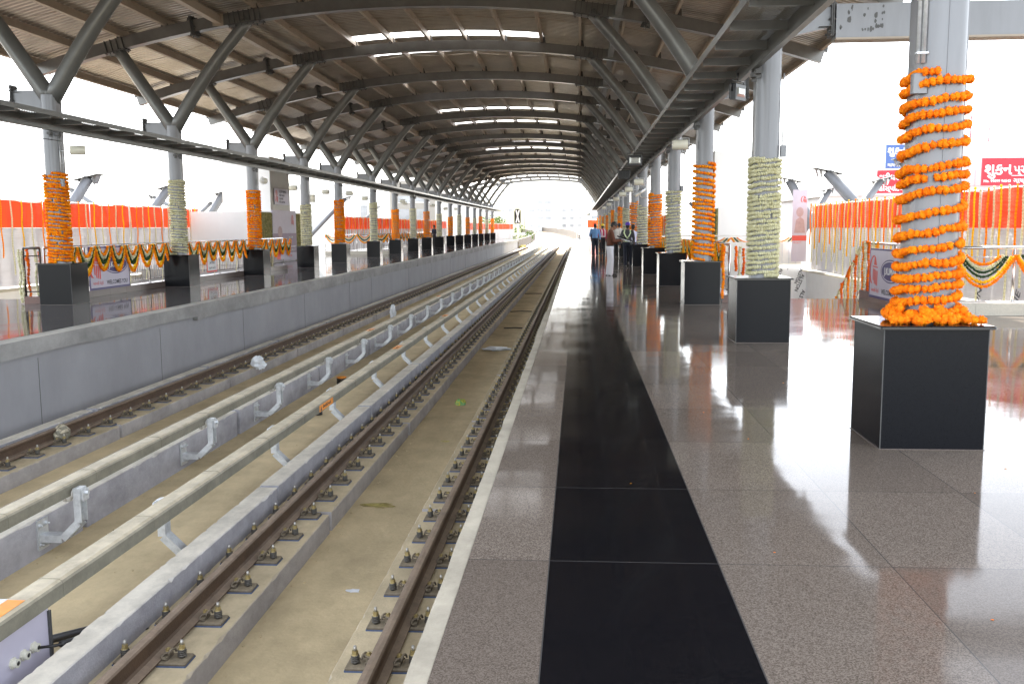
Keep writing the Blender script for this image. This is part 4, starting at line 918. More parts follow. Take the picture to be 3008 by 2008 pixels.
# garlanded stair handrail descending to the right of the stair head
t = thing('stair_handrail', 'sloping steel handrail covered in orange and cream garlands going down the right stair', 'handrail', (6.22, 20.8, 0))
b = MB(); b.tube([(0, 0, 1.20), (0, 0.25, 1.20), (0, 4.0, -1.35)], 0.026, 8); b.obj('top_rail', M_SS, t)
b = MB(); b.tube([(0, 0, 0.3), (0, 0.25, 0.3), (0, 4.0, -2.25)], 0.016, 6); b.obj('lower_rails', M_SS, t)
for k in range(9): y = 0.25+k*0.42; b = MB(); z = 1.20-max(0, y-0.25)*0.68; b.cyl(0, y, z-1.35, z, 0.014, 6); b.obj('post', M_SS, t)
for k in range(15):
    y = 20.0+k*0.27 if k < 4 else 20.95+(k-4)*0.26; z = 1.20-max(0.0, y-21.05)*0.68
    kind = ('o', 'w', 'd', 'w')[k % 4]; L = (1.15, 0.95, 1.1, 1.0)[k % 4]
    hang('flower_string', 6.16, y, z+0.02, L, kind, '%s flower string on the right stair handrail, %s from its near end' % ({'o': 'orange', 'd': 'deep orange', 'w': 'cream'}[kind], 'first' if k == 0 else ORD[k]), 'flower strings on the right stair handrail', r=0.034, lod=2)
b = MB(); bead_string(b, [(0, 0, 1.22), (0.03, 0.25, 1.22), (-0.02, 1.2, 0.58), (0.02, 2.4, -0.25), (0, 3.6, -1.05)], 0.036, 2, R, 0, 0.7); b.obj('marigold_garland', M_ORD, None, (6.20, 20.8, 0), 'deep orange garland twisted along the sloping right handrail', 'flower garland')
b = MB(); bead_string(b, [(0.03, 0, 1.22), (-0.03, 0.5, 1.05), (0.03, 1.4, 0.45), (-0.02, 2.6, -0.37), (0, 3.4, -0.9)], 0.033, 2, R, 0, 0.7); b.obj('tuberose_garland', M_WH, None, (6.20, 20.8, 0), 'cream garland twisted along the sloping right handrail', 'flower garland')

# swags along the left railing
y = 19.85; k = 0; 
while y < 36.0:
    L = 0.76+0.05*math.sin(k*1.7)
    swag((-11.33, y, 1.20), (-11.33, y+L, 1.20), 0.60+0.05*math.sin(k*2.1), 'orange, yellow, green and cream swag on the left railing, %s from the camera' % ORD[k], 1 if k < 8 else 2, 0.038); y += L; k += 1
for k in range(4): swag((-15.4+k*0.98, 56.52, 1.22), (-15.4+(k+1)*0.98, 56.52, 1.22), 0.52, 'bright swag on the crossing railing behind the far left pedestals, %s from the left' % ('first' if k == 0 else ORD[k]), 2, 0.032)
for k in range(20): swag((-12.82, 58.6+k*1.2, 1.22), (-12.82, 58.6+(k+1)*1.2, 1.22), 0.55, 'crowded marigold swag on the long left railing, %s from the camera' % ORD[k], 3, 0.034)
for k in range(18): swag((3.00, 19.9+k*0.9, 1.22), (3.00, 19.9+(k+1)*0.9, 1.22), 0.5, 'marigold swag on the railing behind the right columns, %s from the camera' % ORD[k], 1 if k < 3 else 3, 0.030)
for k in range(4): swag((6.52+k*1.06, 16.98, 1.06), (6.52+(k+1)*1.06, 16.98, 1.06), 0.54, 'wide layered swag on the polished right railing, %s from its left end' % ('first' if k == 0 else ORD[k]), 0 if k < 2 else 1, 0.030,
    (('outer_strand', 'o', 0.0, 1.0, 0.00), ('yellow_strand', 'y', 0.09, 0.86, 0.0), ('green_strand', 'g', 0.22, 0.68, 0.0), ('green_strand', 'g', 0.30, 0.54, 0.0), ('cream_strand', 'w', 0.38, 0.42, 0.0), ('inner_strand', 'o', 0.46, 0.28, 0.0)))
for k in range(4): swag((3.5+k*1.25, 37.85, 1.14), (3.5+(k+1)*1.25, 37.85, 1.14), 0.5, 'swag on the pale railing across the right stair opening, %s from the left' % ('first' if k == 0 else ORD[k]), 2, 0.030)
# strings hanging on the left railing start
for k, (x, y, kind, z, L) in enumerate(((-12.02, 19.5, 'w', 1.16, 1.14), (-11.94, 19.47, 'w', 1.14, 1.10), (-11.90, 19.62, 'd', 1.05, 0.95), (-11.72, 19.62, 'w', 1.18, 1.08), (-11.66, 19.66, 'd', 1.1, 0.9), (-11.84, 19.5, 'd', 1.15, 0.35))):
    hang('flower_string', x, y, z, L, kind, '%s flower string at the front post of the left railing, %s from the left' % ({'w': 'cream', 'd': 'deep orange'}[kind], 'first' if k == 0 else ORD[k]), 'flower strings at the left railing post', r=0.034, lod=2)
for k in range(16): hang('flower_string', -11.52, 20.6+k*0.95, 1.15, 0.95+0.1*math.sin(k*3), 'w', 'thin cream flower string between the bars of the left railing, %s from the camera' % ORD[k], 'cream strings on the left railing', r=0.018)
hang('flower_string', 2.92, 19.30, 1.16, 1.05, 'o', 'long orange marigold string at the post beside the third right pedestal', 'flower strings by the third right pedestal', r=0.036, lod=1)
hang('flower_string', 3.22, 19.60, 1.16, 0.5, 'd', 'short deep orange string beside the third right pedestal', 'flower strings by the third right pedestal', r=0.036, lod=1)
hang('flower_string', 3.34, 19.9, 1.14, 0.85, 'w', 'cream string beside the third right pedestal', 'flower strings by the third right pedestal', r=0.032, lod=1)
hang('flower_string', 3.46, 20.1, 1.10, 0.7, 'd', 'deep orange string right of the third right pedestal', 'flower strings by the third right pedestal', r=0.034, lod=1)

# ------------------------------------------------------------------ cloth screens with flower strings
def screen(x, y0, y1, ztop, zmid, zbot, lab, nx=None, axis='y', turn=0.0):
    t = thing('cloth_screen', lab, 'cloth screen', (x, y0, 0) if axis == 'y' else (y0, x, 0), turn if axis == 'y' else -math.pi/2, 'orange and white cloth screens')
    L = y1-y0; n = int(L/0.11); rnd = random.Random(int(abs(x)*10+y0))
    fold = [0.035*math.sin(k*0.9)+0.02*math.sin(k*0.37+1)+rnd.uniform(-0.008, 0.008) for k in range(n+1)]
    def sheet(za, zb, rows, nm, m, drop):
        b = MB(); vs = []
        for j in range(rows+1):
            for k in range(n+1):
                u = j/rows; z = za+(zb-za)*u
                if drop and j == 0: z -= 0.05*abs(math.sin(math.pi*k*0.11/2.4))
                vs.append((fold[k]*(0.35+0.65*u)+0.01*math.sin(j*2.1+k*0.3), L*k/n, z))
        b.add(vs, [(j*(n+1)+k, j*(n+1)+k+1, (j+1)*(n+1)+k+1, (j+1)*(n+1)+k) for j in range(rows) for k in range(n)], True); return b.obj(nm, m, t)
    sheet(ztop, zmid, 5, 'orange_band', M_CLO, True); sheet(zmid-0.003, zbot, 8, 'white_cloth', M_CLW, False)
    b = MB(); b.tube([(0.04, 0, ztop-0.01), (0.04, L, ztop-0.01)], 0.02, 6)
    yy = 0.0
    while yy <= L+0.01: b.cyl(0.07 if x < 0 else -0.07, min(yy, L-0.02), zbot, ztop, 0.022, 6); yy += 3.0
    b.obj('support_poles', M_GALV, t)
    return t
screen(-17.65, 21.0, 43.0, 2.53, 1.66, -0.15, 'orange and white cloth screen along the left side, near the camera')
screen(-14.6, 57.2, 104.0, 2.30, 1.52, 0.2, 'long orange and white cloth screen further down the left side')
screen(-12.4, 104.4, 125.0, 2.15, 1.33, 0.0, 'plain orange and white cloth screen behind the last left columns')
screen(-12.4, 125.1, 132.0, 2.10, 1.33, 0.0, 'short slanting end of the orange cloth screen by the signal', turn=-0.5)
screen(9.08, 16.0, 37.6, 2.36, 1.50, -0.12, 'orange and white cloth screen along the right side, near the camera')
screen(5.9, 56.0, 100.0, 2.30, 1.52, 0.2, 'orange and white cloth screen behind the far right columns')
screen(127.5, 1.2, 4.4, 2.5, 1.5, 0.0, 'small orange and white cloth screen closing the end of the right platform', axis='x')
def strings(x, y0, y1, dy, ztop, kinds, Lf, lab, grp):
    y = y0; k = 0
    while y < y1:
        kd = kinds[k % len(kinds)]; nm = {'o': 'orange', 'd': 'deep orange', 'y': 'yellow', 'w': 'cream'}[kd]
        hang('flower_string', x, y, ztop+R.uniform(-.03, .03), Lf(k)*R.uniform(0.85, 1.1), kd, '%s flower string hanging on the %s, %s from the camera' % (nm, lab, ORD[min(k, len(ORD)-1)]), grp, r=0.028)
        y += dy*R.uniform(0.85, 1.15); k += 1
strings(-17.5, 27.6, 43.0, 0.56, 2.56, 'owyw', lambda k: 1.75 if k % 2 == 0 else 2.2, 'near left screen', 'strings on the near left screen')
strings(-14.45, 57.3, 98, 0.5, 2.33, 'oydwo', lambda k: 1.3, 'far left screen', 'strings on the far left screen')
strings(8.93, 17.9, 37.4, 0.36, 2.40, 'ywow', lambda k: (1.9, 2.3, 1.6, 2.45)[k % 4], 'near right screen', 'strings on the near right screen')
strings(5.75, 56.2, 88, 0.6, 2.33, 'ydw', lambda k: 1.4, 'far right screen', 'strings on the far right screen')

# ------------------------------------------------------------------ film-covered stair walls, banners, signs
def wallthing(name, lab, cat, parts): 
    t = thing(name, lab, cat, parts[0][3]); O = Vector(parts[0][3])
    for nm, box_, m, _ in parts: b = MB(); b.box(box_[0]-O.x, box_[1]-O.x, box_[2]-O.y, box_[3]-O.y, box_[4]-O.z, box_[5]-O.z); b.obj(nm, m, t)
    return t
t = wallthing('stair_wall', 'white film covered wall with slanting dark print across the back of the right stair', 'wall', [('panel', (3.3, 9.2, 38.15, 38.3, -2.9, 0.0), M_FILM, (3.3, 38.2, 0))])
for (x, z, s) in ((8.02, -0.10, 0.16), (8.80, -0.12, .16), (8.86, -0.32, .19), (8.90, -0.95, .2), (6.4, -0.2, .2), (7.1, -0.6, .22), (5.2, -0.35, .2)):
    put_text('ALSTON', s, M_PRINT, t, (x-3.3, -0.053, z), rot=math.radians(-112), bold=0.006)
    b = MB(); b.add([(x-3.3+0.28+q*math.cos(a), -0.054, z-0.25*s+q*math.sin(a)) for a, q in [(math.pi*2*i/8, 0.2*s if i % 2 else 0.11*s) for i in range(8)]], [tuple(range(8))]); b.obj('stone_mark', M_PRINT, t)
t = wallthing('stair_wall', 'stone stair wall below the right cloth screen, partly filmed, printed STONE near the camera', 'wall', [('panel', (9.02, 9.25, 17.2, 38.1, -2.9, -0.22), M_FILM, (9.1, 17.2, 0)), ('ledge', (8.85, 9.35, 17.2, 38.1, -0.21, -0.14), M_PALEK, (9.1, 17.2, 0))])
for (y, z) in ((1.6, -0.62), (3.0, -0.7), (4.8, -0.6), (7.5, -0.9)): put_text('STONE', 0.30, M_PRINT, t, (-0.083, y, z), X=Vector((0, -1, 0)), rot=math.radians(70), bold=0.006)
t = wallthing('stair_wall', 'film covered stair wall below the left cloth screen, printed STONE', 'wall', [('panel', (-17.9, -17.62, 21.0, 37.0, -2.9, -0.30), M_FILM, (-17.7, 21, 0)), ('ledge', (-17.95, -17.45, 21.0, 37.0, -0.29, -0.20), M_PALEK, (-17.7, 21, 0))])
for (y, z) in ((7.3, -0.75), (9.9, -0.7), (12.2, -0.9)): put_text('STONE', 0.34, M_PRINT, t, (0.083, y, z), X=Vector((0, 1, 0)), rot=math.radians(-120), bold=0.006)
t = wallthing('stair_wall', 'white filmed wall along the inner side of the left stair', 'wall', [('panel', (-17.4, -12.0, 36.62, 36.9, -2.9, -0.01), M_FILM, (-12, 36.7, 0))])
for x in (-4.2, -3.1, -1.7, -0.9): put_text('STONE', 0.34, M_PRINT, t, (x, -0.083, -0.5), rot=math.radians(-70), bold=0.006)
for x0 in (-14.5, ): pass
def emblem(parent, P, s, m):
    """red train-and-arch mark drawn from crescents and rounded bars; P(u, v) maps board coords"""
    b = MB()
    def poly(pts): n = len(pts); b.add([P(u*s, v*s) for u, v in pts], [tuple(range(n))])
    out = [(-0.05+0.50*math.cos(math.radians(a)), 0.56+0.62*math.sin(math.radians(a))) for a in range(75, 256, 15)]
    inn = [(0.01+0.42*math.cos(math.radians(a)), 0.58+0.55*math.sin(math.radians(a))) for a in range(250, 79, -17)]
    for k in range(min(len(out), len(inn))-1): poly([out[k], out[k+1], inn[len(inn)-2-k], inn[len(inn)-1-k]])
    for k in range(4):
        u = -0.12+0.155*k; lo = 0.10-0.03*k if k else 0.2
        poly([(u, lo+0.05), (u+0.05, lo), (u+0.11, lo), (u+0.11, 0.66-0.03*k), (u+0.06, 0.71-0.03*k), (u, 0.66-0.03*k)])
    poly([(-0.16, 0.73), (0.46, 0.70), (0.46, 0.75), (-0.16, 0.78)]); poly([(-0.02, 0.82), (0.36, 0.80), (0.20, 1.10), (0.05, 1.18)])
    b.obj('emblem', m, parent)
def welcome(xp, y0, W, z0, H, facing, lab):
    """banner in the plane x = xp, facing +x (left platform) or -x (right platform); local u grows along the reading direction"""
    t = thing('welcome_banner', lab, 'banner', (xp, y0, z0), 0, 'welcome banners')
    f = facing; X = Vector((0, 1, 0)) if f > 0 else Vector((0, -1, 0)); oy = 0 if f > 0 else W
    P = lambda u, v, e=0.008: (f*e, oy+(u if f > 0 else -u), v)
    b = MB(); b.box(-0.006, 0.006, 0, W, 0, H); b.obj('panel', M_BANNER, t)
    b = MB()
    for (a, c, zz0, zz1) in ((0, W, -0.02, 0.028), (0, W, H-0.02, H+0.015), (-0.015, 0.015, -0.02, H), (W-0.015, W+0.015, -0.02, H)): b.box(-0.010, 0.010, a, c, zz0, zz1)
    b.obj('frame', M_NAVY, t)
    emblem(t, lambda u, v: P(0.26+u, 0.22+v), 0.52, M_REDP)
    put_text('આપણી મેટ્રો', 0.10, M_REDP, t, P(0.12, 0.10), X=X)
    e = MB(); cx, cz, ax, az = W*0.66, H*0.57, W*0.27, H*0.19
    for q, mm, ee in ((1.12, M_NAVY, 0.0075), (1.06, M_BANNER, 0.0085), (1.0, M_NAVY, 0.0095)):
        e = MB(); e.add([P(cx+ax*q*math.cos(a), cz+az*q*math.sin(a)*(1 if q == 1 else q), ee) for a in [2*math.pi*i/36 for i in range(36)]], [tuple(range(36))] if f > 0 else [tuple(reversed(range(36)))]); e.obj('oval_badge', mm, t)
    put_text('J.KUMAR', 0.185*H/0.93, M_WPRINT, t, P(cx, cz-0.066, 0.0105), X=X, align='CENTER', bold=0.004, sx=0.95)
    put_text('WELCOMES YOU', 0.135*H/0.93, M_PRINT, t, P(cx+0.02, 0.085, 0.0085), X=X, align='CENTER', bold=0.002, sx=0.95)
    return t
welcome(-11.37, 21.18, 1.93, 0.19, 0.98, 1, 'lilac welcome banner with red emblem and blue oval tied to the left railing')
welcome(6.00, 17.95, 1.92, 0.14, 0.96, -1, 'lilac welcome banner with red emblem half hidden behind the nearest right column')
t = thing('notice_board', 'small white no-spitting notice with a red border on the left railing', 'notice', (-11.37, 28.15, 0.26))
b = MB(); b.box(-0.008, 0.008, 0, 0.78, 0, 0.78); b.obj('panel', M_REDP, t)
b = MB(); b.box(0.008, 0.010, 0.03, 0.75, 0.05, 0.76); b.obj('face', M_WPRINT, t)
b = MB(); b.add([(0.012, 0.39+0.17*math.cos(a), 0.60+0.13*math.sin(a)) for a in [2*math.pi*i/24 for i in range(24)]], [tuple(range(24))]); b.obj('red_ring', M_REDP, t)
b = MB(); b.add([(0.0135, 0.39+0.12*math.cos(a), 0.60+0.09*math.sin(a)) for a in [2*math.pi*i/24 for i in range(24)]], [tuple(range(24))]); b.add([(0.015, 0.33, 0.53), (0.015, 0.43, 0.53), (0.015, 0.45, 0.6), (0.015, 0.38, 0.67), (0.015, 0.33, 0.62)], [(0, 1, 2, 3, 4)]); b.obj('pictogram', M_PRINT, t)
put_text('NO', 0.10, M_PRINT, t, (0.012, 0.39, 0.36), X=Vector((0, 1, 0)), align='CENTER'); put_text('SPITTING', 0.10, M_PRINT, t, (0.012, 0.39, 0.25), X=Vector((0, 1, 0)), align='CENTER')
put_text('થૂંકવાની મનાઈ છે', 0.08, M_PRINT, t, (0.012, 0.39, 0.10), X=Vector((0, 1, 0)), align='CENTER')
t = thing('hanging_poster', 'small pink and white printed poster hanging under the last near swags', 'poster', (-11.40, 35.0, 0.42))
b = MB(); b.box(-0.005, 0.005, 0, 1.3, 0, 0.62); b.obj('panel', M_PLILAC, t); b = MB(); b.add([(0.0065, 0.0, 0.0), (0.0065, 0.42, 0), (0.0065, 0.5, 0.35), (0.0065, 0.3, 0.6), (0.0065, 0, 0.6)], [(0, 1, 2, 3, 4)]); b.obj('printed_shape', M_REDP, t)
put_text('METRO', 0.17, M_NAVY, t, (0.007, 0.5, 0.33), X=Vector((0, 1, 0)))

# lift / stair blocks with flower wall and portrait poster
def lift_block(s):
    xf = -14.2 if s < 0 else 5.95; left = s < 0; f = 1 if left else -1           # face towards the tracks
    t = thing('lift_block', 'pale clad lift block with a square tower behind the near %s columns' % ('left' if left else 'right'), 'lift tower', (xf, 41.45, 0))
    X = lambda d: -f*d
    bx = lambda b, d0, d1, y0, y1, z0, z1: b.box(min(X(d0), X(d1)), max(X(d0), X(d1)), y0, y1, z0, z1)
    b = MB(); bx(b, 0.06, 3.2, 0, 6.4, 0, 2.36); b.obj('lower_block', M_BLDW, t)
    b = MB(); bx(b, 0.10, 2.4, 1.85, 4.75, 2.36, 4.92); b.obj('tower', M_GREYBR, t)
    b = MB(); bx(b, 0.12, 2.38, 1.838, 1.85, 2.36, 4.91); b.obj('overlit_front', M_BLDW, t)  # white sheet paints the overexposed brightness of the tower front
    for (y0, y1) in ((0.02, 1.60), (5.22, 6.2)):
        b = MB(); n1 = int((y1-y0)/0.075); n2 = 31
        for i in range(n1):
            for j in range(n2): b.ball((X(0.02), y0+(i+.5)*0.075+R.uniform(-.01, .01), 0.03+j*0.075), 0.047, 5, 3, 0.2, (1, 1, 1), R.random())
        b.obj('flower_panel', M_FLWALL, t)
    t2 = thing('portrait_poster', 'tall mauve and lilac poster with a faded portrait on the %s lift block' % ('left' if left else 'right'), 'poster', (xf+f*0.01, 43.05, 0))
    P = lambda y, z, e=0.0: (f*(0.055+e), y, z)
    b = MB(); b.box(-0.03, 0.03, 0, 3.6, 0.03, 2.45); b.obj('panel', M_PLILAC, t2)
    b = MB(); b.add([P(0, 0.75, -.02), P(3.6, 0.75, -.02), P(3.6, 1.36, -.02), P(0, 1.36, -.02)], [(0, 1, 2, 3)]); b.add([P(0, 0.42, -.02), P(3.6, 0.42, -.02), P(3.6, 0.68, -.02), P(0, 0.68, -.02)], [(0, 1, 2, 3)]); b.obj('mauve_bands', M_MAUVE, t2)
    b = MB(); cy = 1.0
    b.add([P(cy+0.34*math.cos(a), 1.42+0.28*math.sin(a), -.015) for a in [2*math.pi*i/20 for i in range(20)]], [tuple(range(20))])
    b.add([P(cy-0.7, 0.78, -.017), P(cy+0.7, 0.78, -.017), P(cy+0.55, 1.06, -.017), P(cy+0.2, 1.2, -.017), P(cy-0.2, 1.2, -.017), P(cy-0.55, 1.06, -.017)], [tuple(range(6))]); b.obj('faded_portrait', M_SKINP, t2)
    Xr = Vector((0, 1, 0)) if left else Vector((0, -1, 0)); yy = (lambda q: q) if left else (lambda q: 3.7-q)
    emblem(t2, lambda u, v: P(yy(3.0+u), 1.75+v, -.015), 0.42, M_REDP)
    put_text('WELCOME', 0.14, M_WPRINT, t2, P(yy(2.3), 1.12, -.012), X=Xr); put_text('TO', 0.10, M_WPRINT, t2, P(yy(2.6), 0.95, -.012), X=Xr); put_text('METRO RAIL PROJECT', 0.17, M_WPRINT, t2, P(yy(1.7), 0.49, -.012), X=Xr)
    put_text('METRO LINK', 0.15, M_REDP, t2, P(yy(1.9), 0.22, -.012), X=Xr)
    if left:
        t3 = thing('metro_notice', 'white notice with red emblem and dark lettering high on the left lift tower', 'notice', (xf-0.08, 43.72, 2.72))
        b = MB(); b.box(0.0, 0.02, 0, 2.2, 0, 0.76); b.obj('panel', M_BANNER, t3)
        emblem(t3, lambda u, v: (0.022, 0.30+u, 0.10+v), 0.48, M_REDP)
        for q, (s_, sz) in enumerate((('મેટ્રો લિંક એક્સપ્રેસ', 0.20), ('ગાંધીનગર અમદાવાદ', 0.15), ('મેટ્રો રેલ કંપની', 0.15), ('METRO LINK RAIL', 0.15))): put_text(s_, sz, M_PRINT, t3, (0.023, 0.72, 0.56-q*0.16), X=Vector((0, 1, 0)), sx=0.72)
lift_block(-1); lift_block(1)
# standing portrait board in front of the right screen
t = thing('standing_board', 'narrow pink portrait board standing before the right cloth screen', 'poster', (8.24, 37.3, 0))
b = MB(); b.box(0.0, 0.56, 0, 0.03, 0.2, 2.95); b.obj('panel', M_PLILAC, t)
b = MB(); b.add([(0.28+0.14*math.cos(a), -0.003, 2.1+0.19*math.sin(a)) for a in [2*math.pi*i/18 for i in range(18)]], [tuple(range(18))]); b.add([(0.08, -0.003, 1.3), (0.5, -0.003, 1.3), (0.44, -0.003, 1.8), (0.3, -0.003, 1.92), (0.14, -0.003, 1.8)], [tuple(range(5))]); b.obj('faded_portrait', M_SKINP, t)
emblem(t, lambda u, v: (0.42+u, -0.004, 2.45+v), 0.22, M_REDP)
put_text('PROJECT', 0.08, M_REDP, t, (0.05, -0.004, 0.9)); b = MB(); b.add([(0, -0.003, 1.0), (0.56, -0.003, 1.0), (0.56, -0.003, 1.2), (0, -0.003, 1.2)], [(0, 1, 2, 3)]); b.obj('red_band', M_REDP, t)
# white slatted parapet panel between stair and screen
t = thing('slatted_panel', 'white upright slatted panel behind the second right pedestal', 'panel', (5.6, 37.6, 0))
b = MB(); b.box(0, 3.1, 0, 0.02, 0.08, 0.95); b.obj('backing', M_WHITEP, t)
b = MB(); [b.box(q*0.26, q*0.26+0.025, -0.02, 0.0, 0.1, 0.93) for q in range(12)]; b.obj('slats', M_GALV, t)
# ------------------------------------------------------------------ people
def pmat(n, c, **k): return mat(n, c, k.pop('rough', 0.8), 0, var=k.pop('var', 0.12), scale=k.pop('scale', 12), bump=0.35, bscale=22, bdist=0.02, **k)
M_SKIN = mat('brown_skin', (0.21, 0.105, 0.062), 0.55, 0, var=0.1, scale=20); M_HAIR = mat('black_hair', (0.012, 0.010, 0.009), 0.5, 0, var=0.3, scale=80)
M_SHOE = mat('dark_shoe', (0.03, 0.025, 0.022), 0.4, 0, var=0.3, scale=30)
def remesh(b, name, m, parent, vox, smooth=3):
    me = b.mesh('tmp', m); o = bpy.data.objects.new('tmp', me); sc.collection.objects.link(o)
    r = o.modifiers.new('r', 'REMESH'); r.mode = 'VOXEL'; r.voxel_size = vox; r.use_smooth_shade = True
    s = o.modifiers.new('s', 'SMOOTH'); s.iterations = smooth; s.factor = 0.5
    dg = bpy.context.evaluated_depsgraph_get(); dg.update(); ev = bpy.data.meshes.new_from_object(o.evaluated_get(dg))
    bpy.data.objects.remove(o); ev.materials.clear(); ev.materials.append(m); ev.name = name
    for p in ev.polygons: p.material_index = 0
    q = bpy.data.objects.new(name, ev); sc.collection.objects.link(q); q.parent = parent; return q
def lerp(a, b, t): return tuple(a[i]+(b[i]-a[i])*t for i in range(3))
def limb(b, pts, rs, n=10):
    P = []; Q = []
    for i in range(len(pts)-1):
        for k in range(6): P.append(lerp(pts[i], pts[i+1], k/6)); Q.append(rs[i]+(rs[i+1]-rs[i])*k/6)
    P.append(pts[-1]); Q.append(rs[-1]); m = len(P)-1
    b.tube(P, lambda u: Q[min(m, int(round(u*m)))], n)
    for p, r in zip(pts, rs): b.ball(p, r*0.99, 10, 7)
def torso(b, secs):
    n = 16; vs = []
    for (cx, cy, z, rx, ry) in secs: vs += [(cx+rx*math.cos(2*math.pi*k/n), cy+ry*math.sin(2*math.pi*k/n), z) for k in range(n)]
    fs = [(j*n+k, j*n+(k+1) % n, (j+1)*n+(k+1) % n, (j+1)*n+k) for j in range(len(secs)-1) for k in range(n)]+[tuple(reversed(range(n))), tuple(range(len(vs)-n, len(vs)))]
    b.add(vs, fs, True)
def person(loc, rz, H, label, shirt, trous, arms, legs=((0.10, 0, 0.0), (-0.10, 0, 0.0)), head_tilt=0.0, vox=0.014, sleeve=1.0, hair=True, helmet=None, vest=None, belt=None, shoes=None, shirt_len=0.0, lean=0.0, hair_m=None):
    """local +y is forward, +x is the person's right... arms: (elbow, wrist, finger direction, curl) per side (+x then -x)"""
    t = thing('person', label, 'person', loc, rz, 'people on the platforms'); s = H/1.72
    t.scale = (s, s, s); ht = head_tilt
    hips = [(0.09, 0, 0.90), (-0.09, 0, 0.90)]; sh = [(0.185, lean*0.10, 1.385), (-0.185, lean*0.10, 1.385)]
    hc = Vector((0, lean*0.14+0.02+0.07*ht, 1.60-0.02*ht))
    RM = Matrix.Rotation(-ht*0.6, 4, 'X'); HP = lambda x, y, z: tuple(hc+(RM.to_3x3() @ Vector((x, y, z))))
    b = MB()
    torso(b, [(0, 0, 0.84, .13, .09), (0, 0, 0.95, .145, .10), (0, lean*.04, 1.10, .125, .085), (0, lean*.07, 1.28, .15, .10), (0, lean*.09, 1.38, .16, .085), (0, lean*.1, 1.44, .07, .06)])
    limb(b, [(0, lean*.1, 1.42), (0, lean*.12+.01+.03*ht, 1.50), HP(0, -0.01, -0.03)], [.062, .056, .06])
    b.ball(HP(0, -0.012, 0.025), 0.098, 16, 12, 0, (0.80, 1.0, 1.05)); b.ball(HP(0, 0.035, -0.045), 0.062, 12, 9, 0, (0.85, 0.9, 1.15)); b.ball(HP(0, 0.055, -0.088), 0.030, 10, 7)
    b.tube([HP(0, 0.085, 0.022), HP(0, 0.108, -0.022), HP(0, 0.100, -0.034)], 0.013, 8, r2=0.017); b.ball(HP(0, 0.088, -0.062), 0.019, 8, 6, 0, (1.3, .8, .55))
    for sx in (1, -1): b.ball(HP(sx*0.080, -0.012, -0.005), 0.030, 10, 7, 0, (0.35, .75, 1.1)); b.ball(HP(sx*0.034, 0.078, 0.028), 0.018, 8, 6, 0, (1.2, .7, .5))
    for i, (el, wr, fd, curl) in enumerate(arms):
        limb(b, [sh[i], el, wr], [.052, .042, .027])
        fd = Vector(fd).normalized(); w_ = Vector(wr); side = fd.cross(Vector((0, 0, 1))); side = side.normalized() if side.length > .1 else Vector((1, 0, 0)); cd = side.cross(fd)
        if i == 1: cd = -cd
        c0 = w_+fd*0.02; c1 = w_+fd*0.095
        for q in range(4): o_ = side*(q-1.5)*0.019; limb(b, [tuple(w_+o_*0.6), tuple(c1+o_)], [.020, .0125], 7)
        for q in range(4):
            o_ = side*(q-1.5)*0.021; Ls = (.068, .080, .075, .058)[q]; a = c1+o_; k1 = a+(fd*math.cos(curl*.6)-cd*math.sin(curl*.6))*Ls*.5; k2 = k1+(fd*math.cos(curl*1.4)-cd*math.sin(curl*1.4))*Ls*.5
            limb(b, [tuple(a), tuple(k1), tuple(k2)], [.0105, .0095, .0085], 6)
        th = c0+side*0.034; limb(b, [tuple(c0+side*0.015), tuple(th+fd*0.02), tuple(th+fd*0.055-cd*0.015)], [.014, .012, .009], 6)
    kn = []; 
    for i, (ax, ay, az) in enumerate(legs):
        hp = hips[i]; an = (ax, ay, 0.085+az); mid = lerp(hp, an, 0.49); fwd = 0.02+0.25*az+0.03*abs(ay); k_ = (mid[0], mid[1]+fwd, mid[2]); kn.append((hp, k_, an)); limb(b, [hp, k_, an], [.082, .052, .036]); limb(b, [an, (ax, ay+0.10, 0.04+az)], [.036, .028])
    remesh(b, 'body', M_SKIN, t, vox, 3)
    # shirt
    b = MB(); zl = 0.93-shirt_len
    torso(b, [(0, 0, zl, .160, .118), (0, 0, 1.00, .160, .120), (0, lean*.04, 1.12, .158, .118), (0, lean*.07, 1.28, .180, .122), (0, lean*.09, 1.375, .185, .10), (0, lean*.1, 1.435, .10, .075), (0, lean*.11, 1.462, .072, .066)])
    for i, (el, wr, fd, curl) in enumerate(arms):
        e2 = lerp(el, wr, 0.88) if sleeve >= 1 else lerp(sh[i], el, 0.75)
        limb(b, [sh[i], el, e2] if sleeve >= 1 else [sh[i], e2], [.070, .058, .043] if sleeve >= 1 else [.070, .064])
    remesh(b, 'shirt', shirt, t, vox, 2)
    b = MB(); torso(b, [(0, 0, 0.82, .165, .118), (0, 0, 0.90, .168, .122), (0, 0, 0.965, .158, .116)])
    for hp, k_, an in kn: limb(b, [(hp[0], hp[1], hp[2]-0.02), k_, (an[0], an[1]-0.005, an[2]-0.035)], [.100, .078, .068])
    remesh(b, 'trousers', trous, t, vox, 2)
    for hp, k_, an in kn:
        b = MB(); z = an[2]-0.085; b.ball((an[0], an[1]+0.065, z+0.045), 0.1, 12, 8, 0, (0.46, 1.38, 0.42)); b.box(an[0]-0.042, an[0]+0.042, an[1]-0.065, an[1]+0.185, z+0.002, z+0.022); b.obj('shoe', shoes or M_SHOE, t)
    if belt: b = MB(); torso(b, [(0, 0, 0.945, .166, .124), (0, 0, 0.975, .166, .124)]); b.box(-0.025, 0.025, 0.12, 0.13, 0.94, 0.98); b.obj('belt', belt, t)
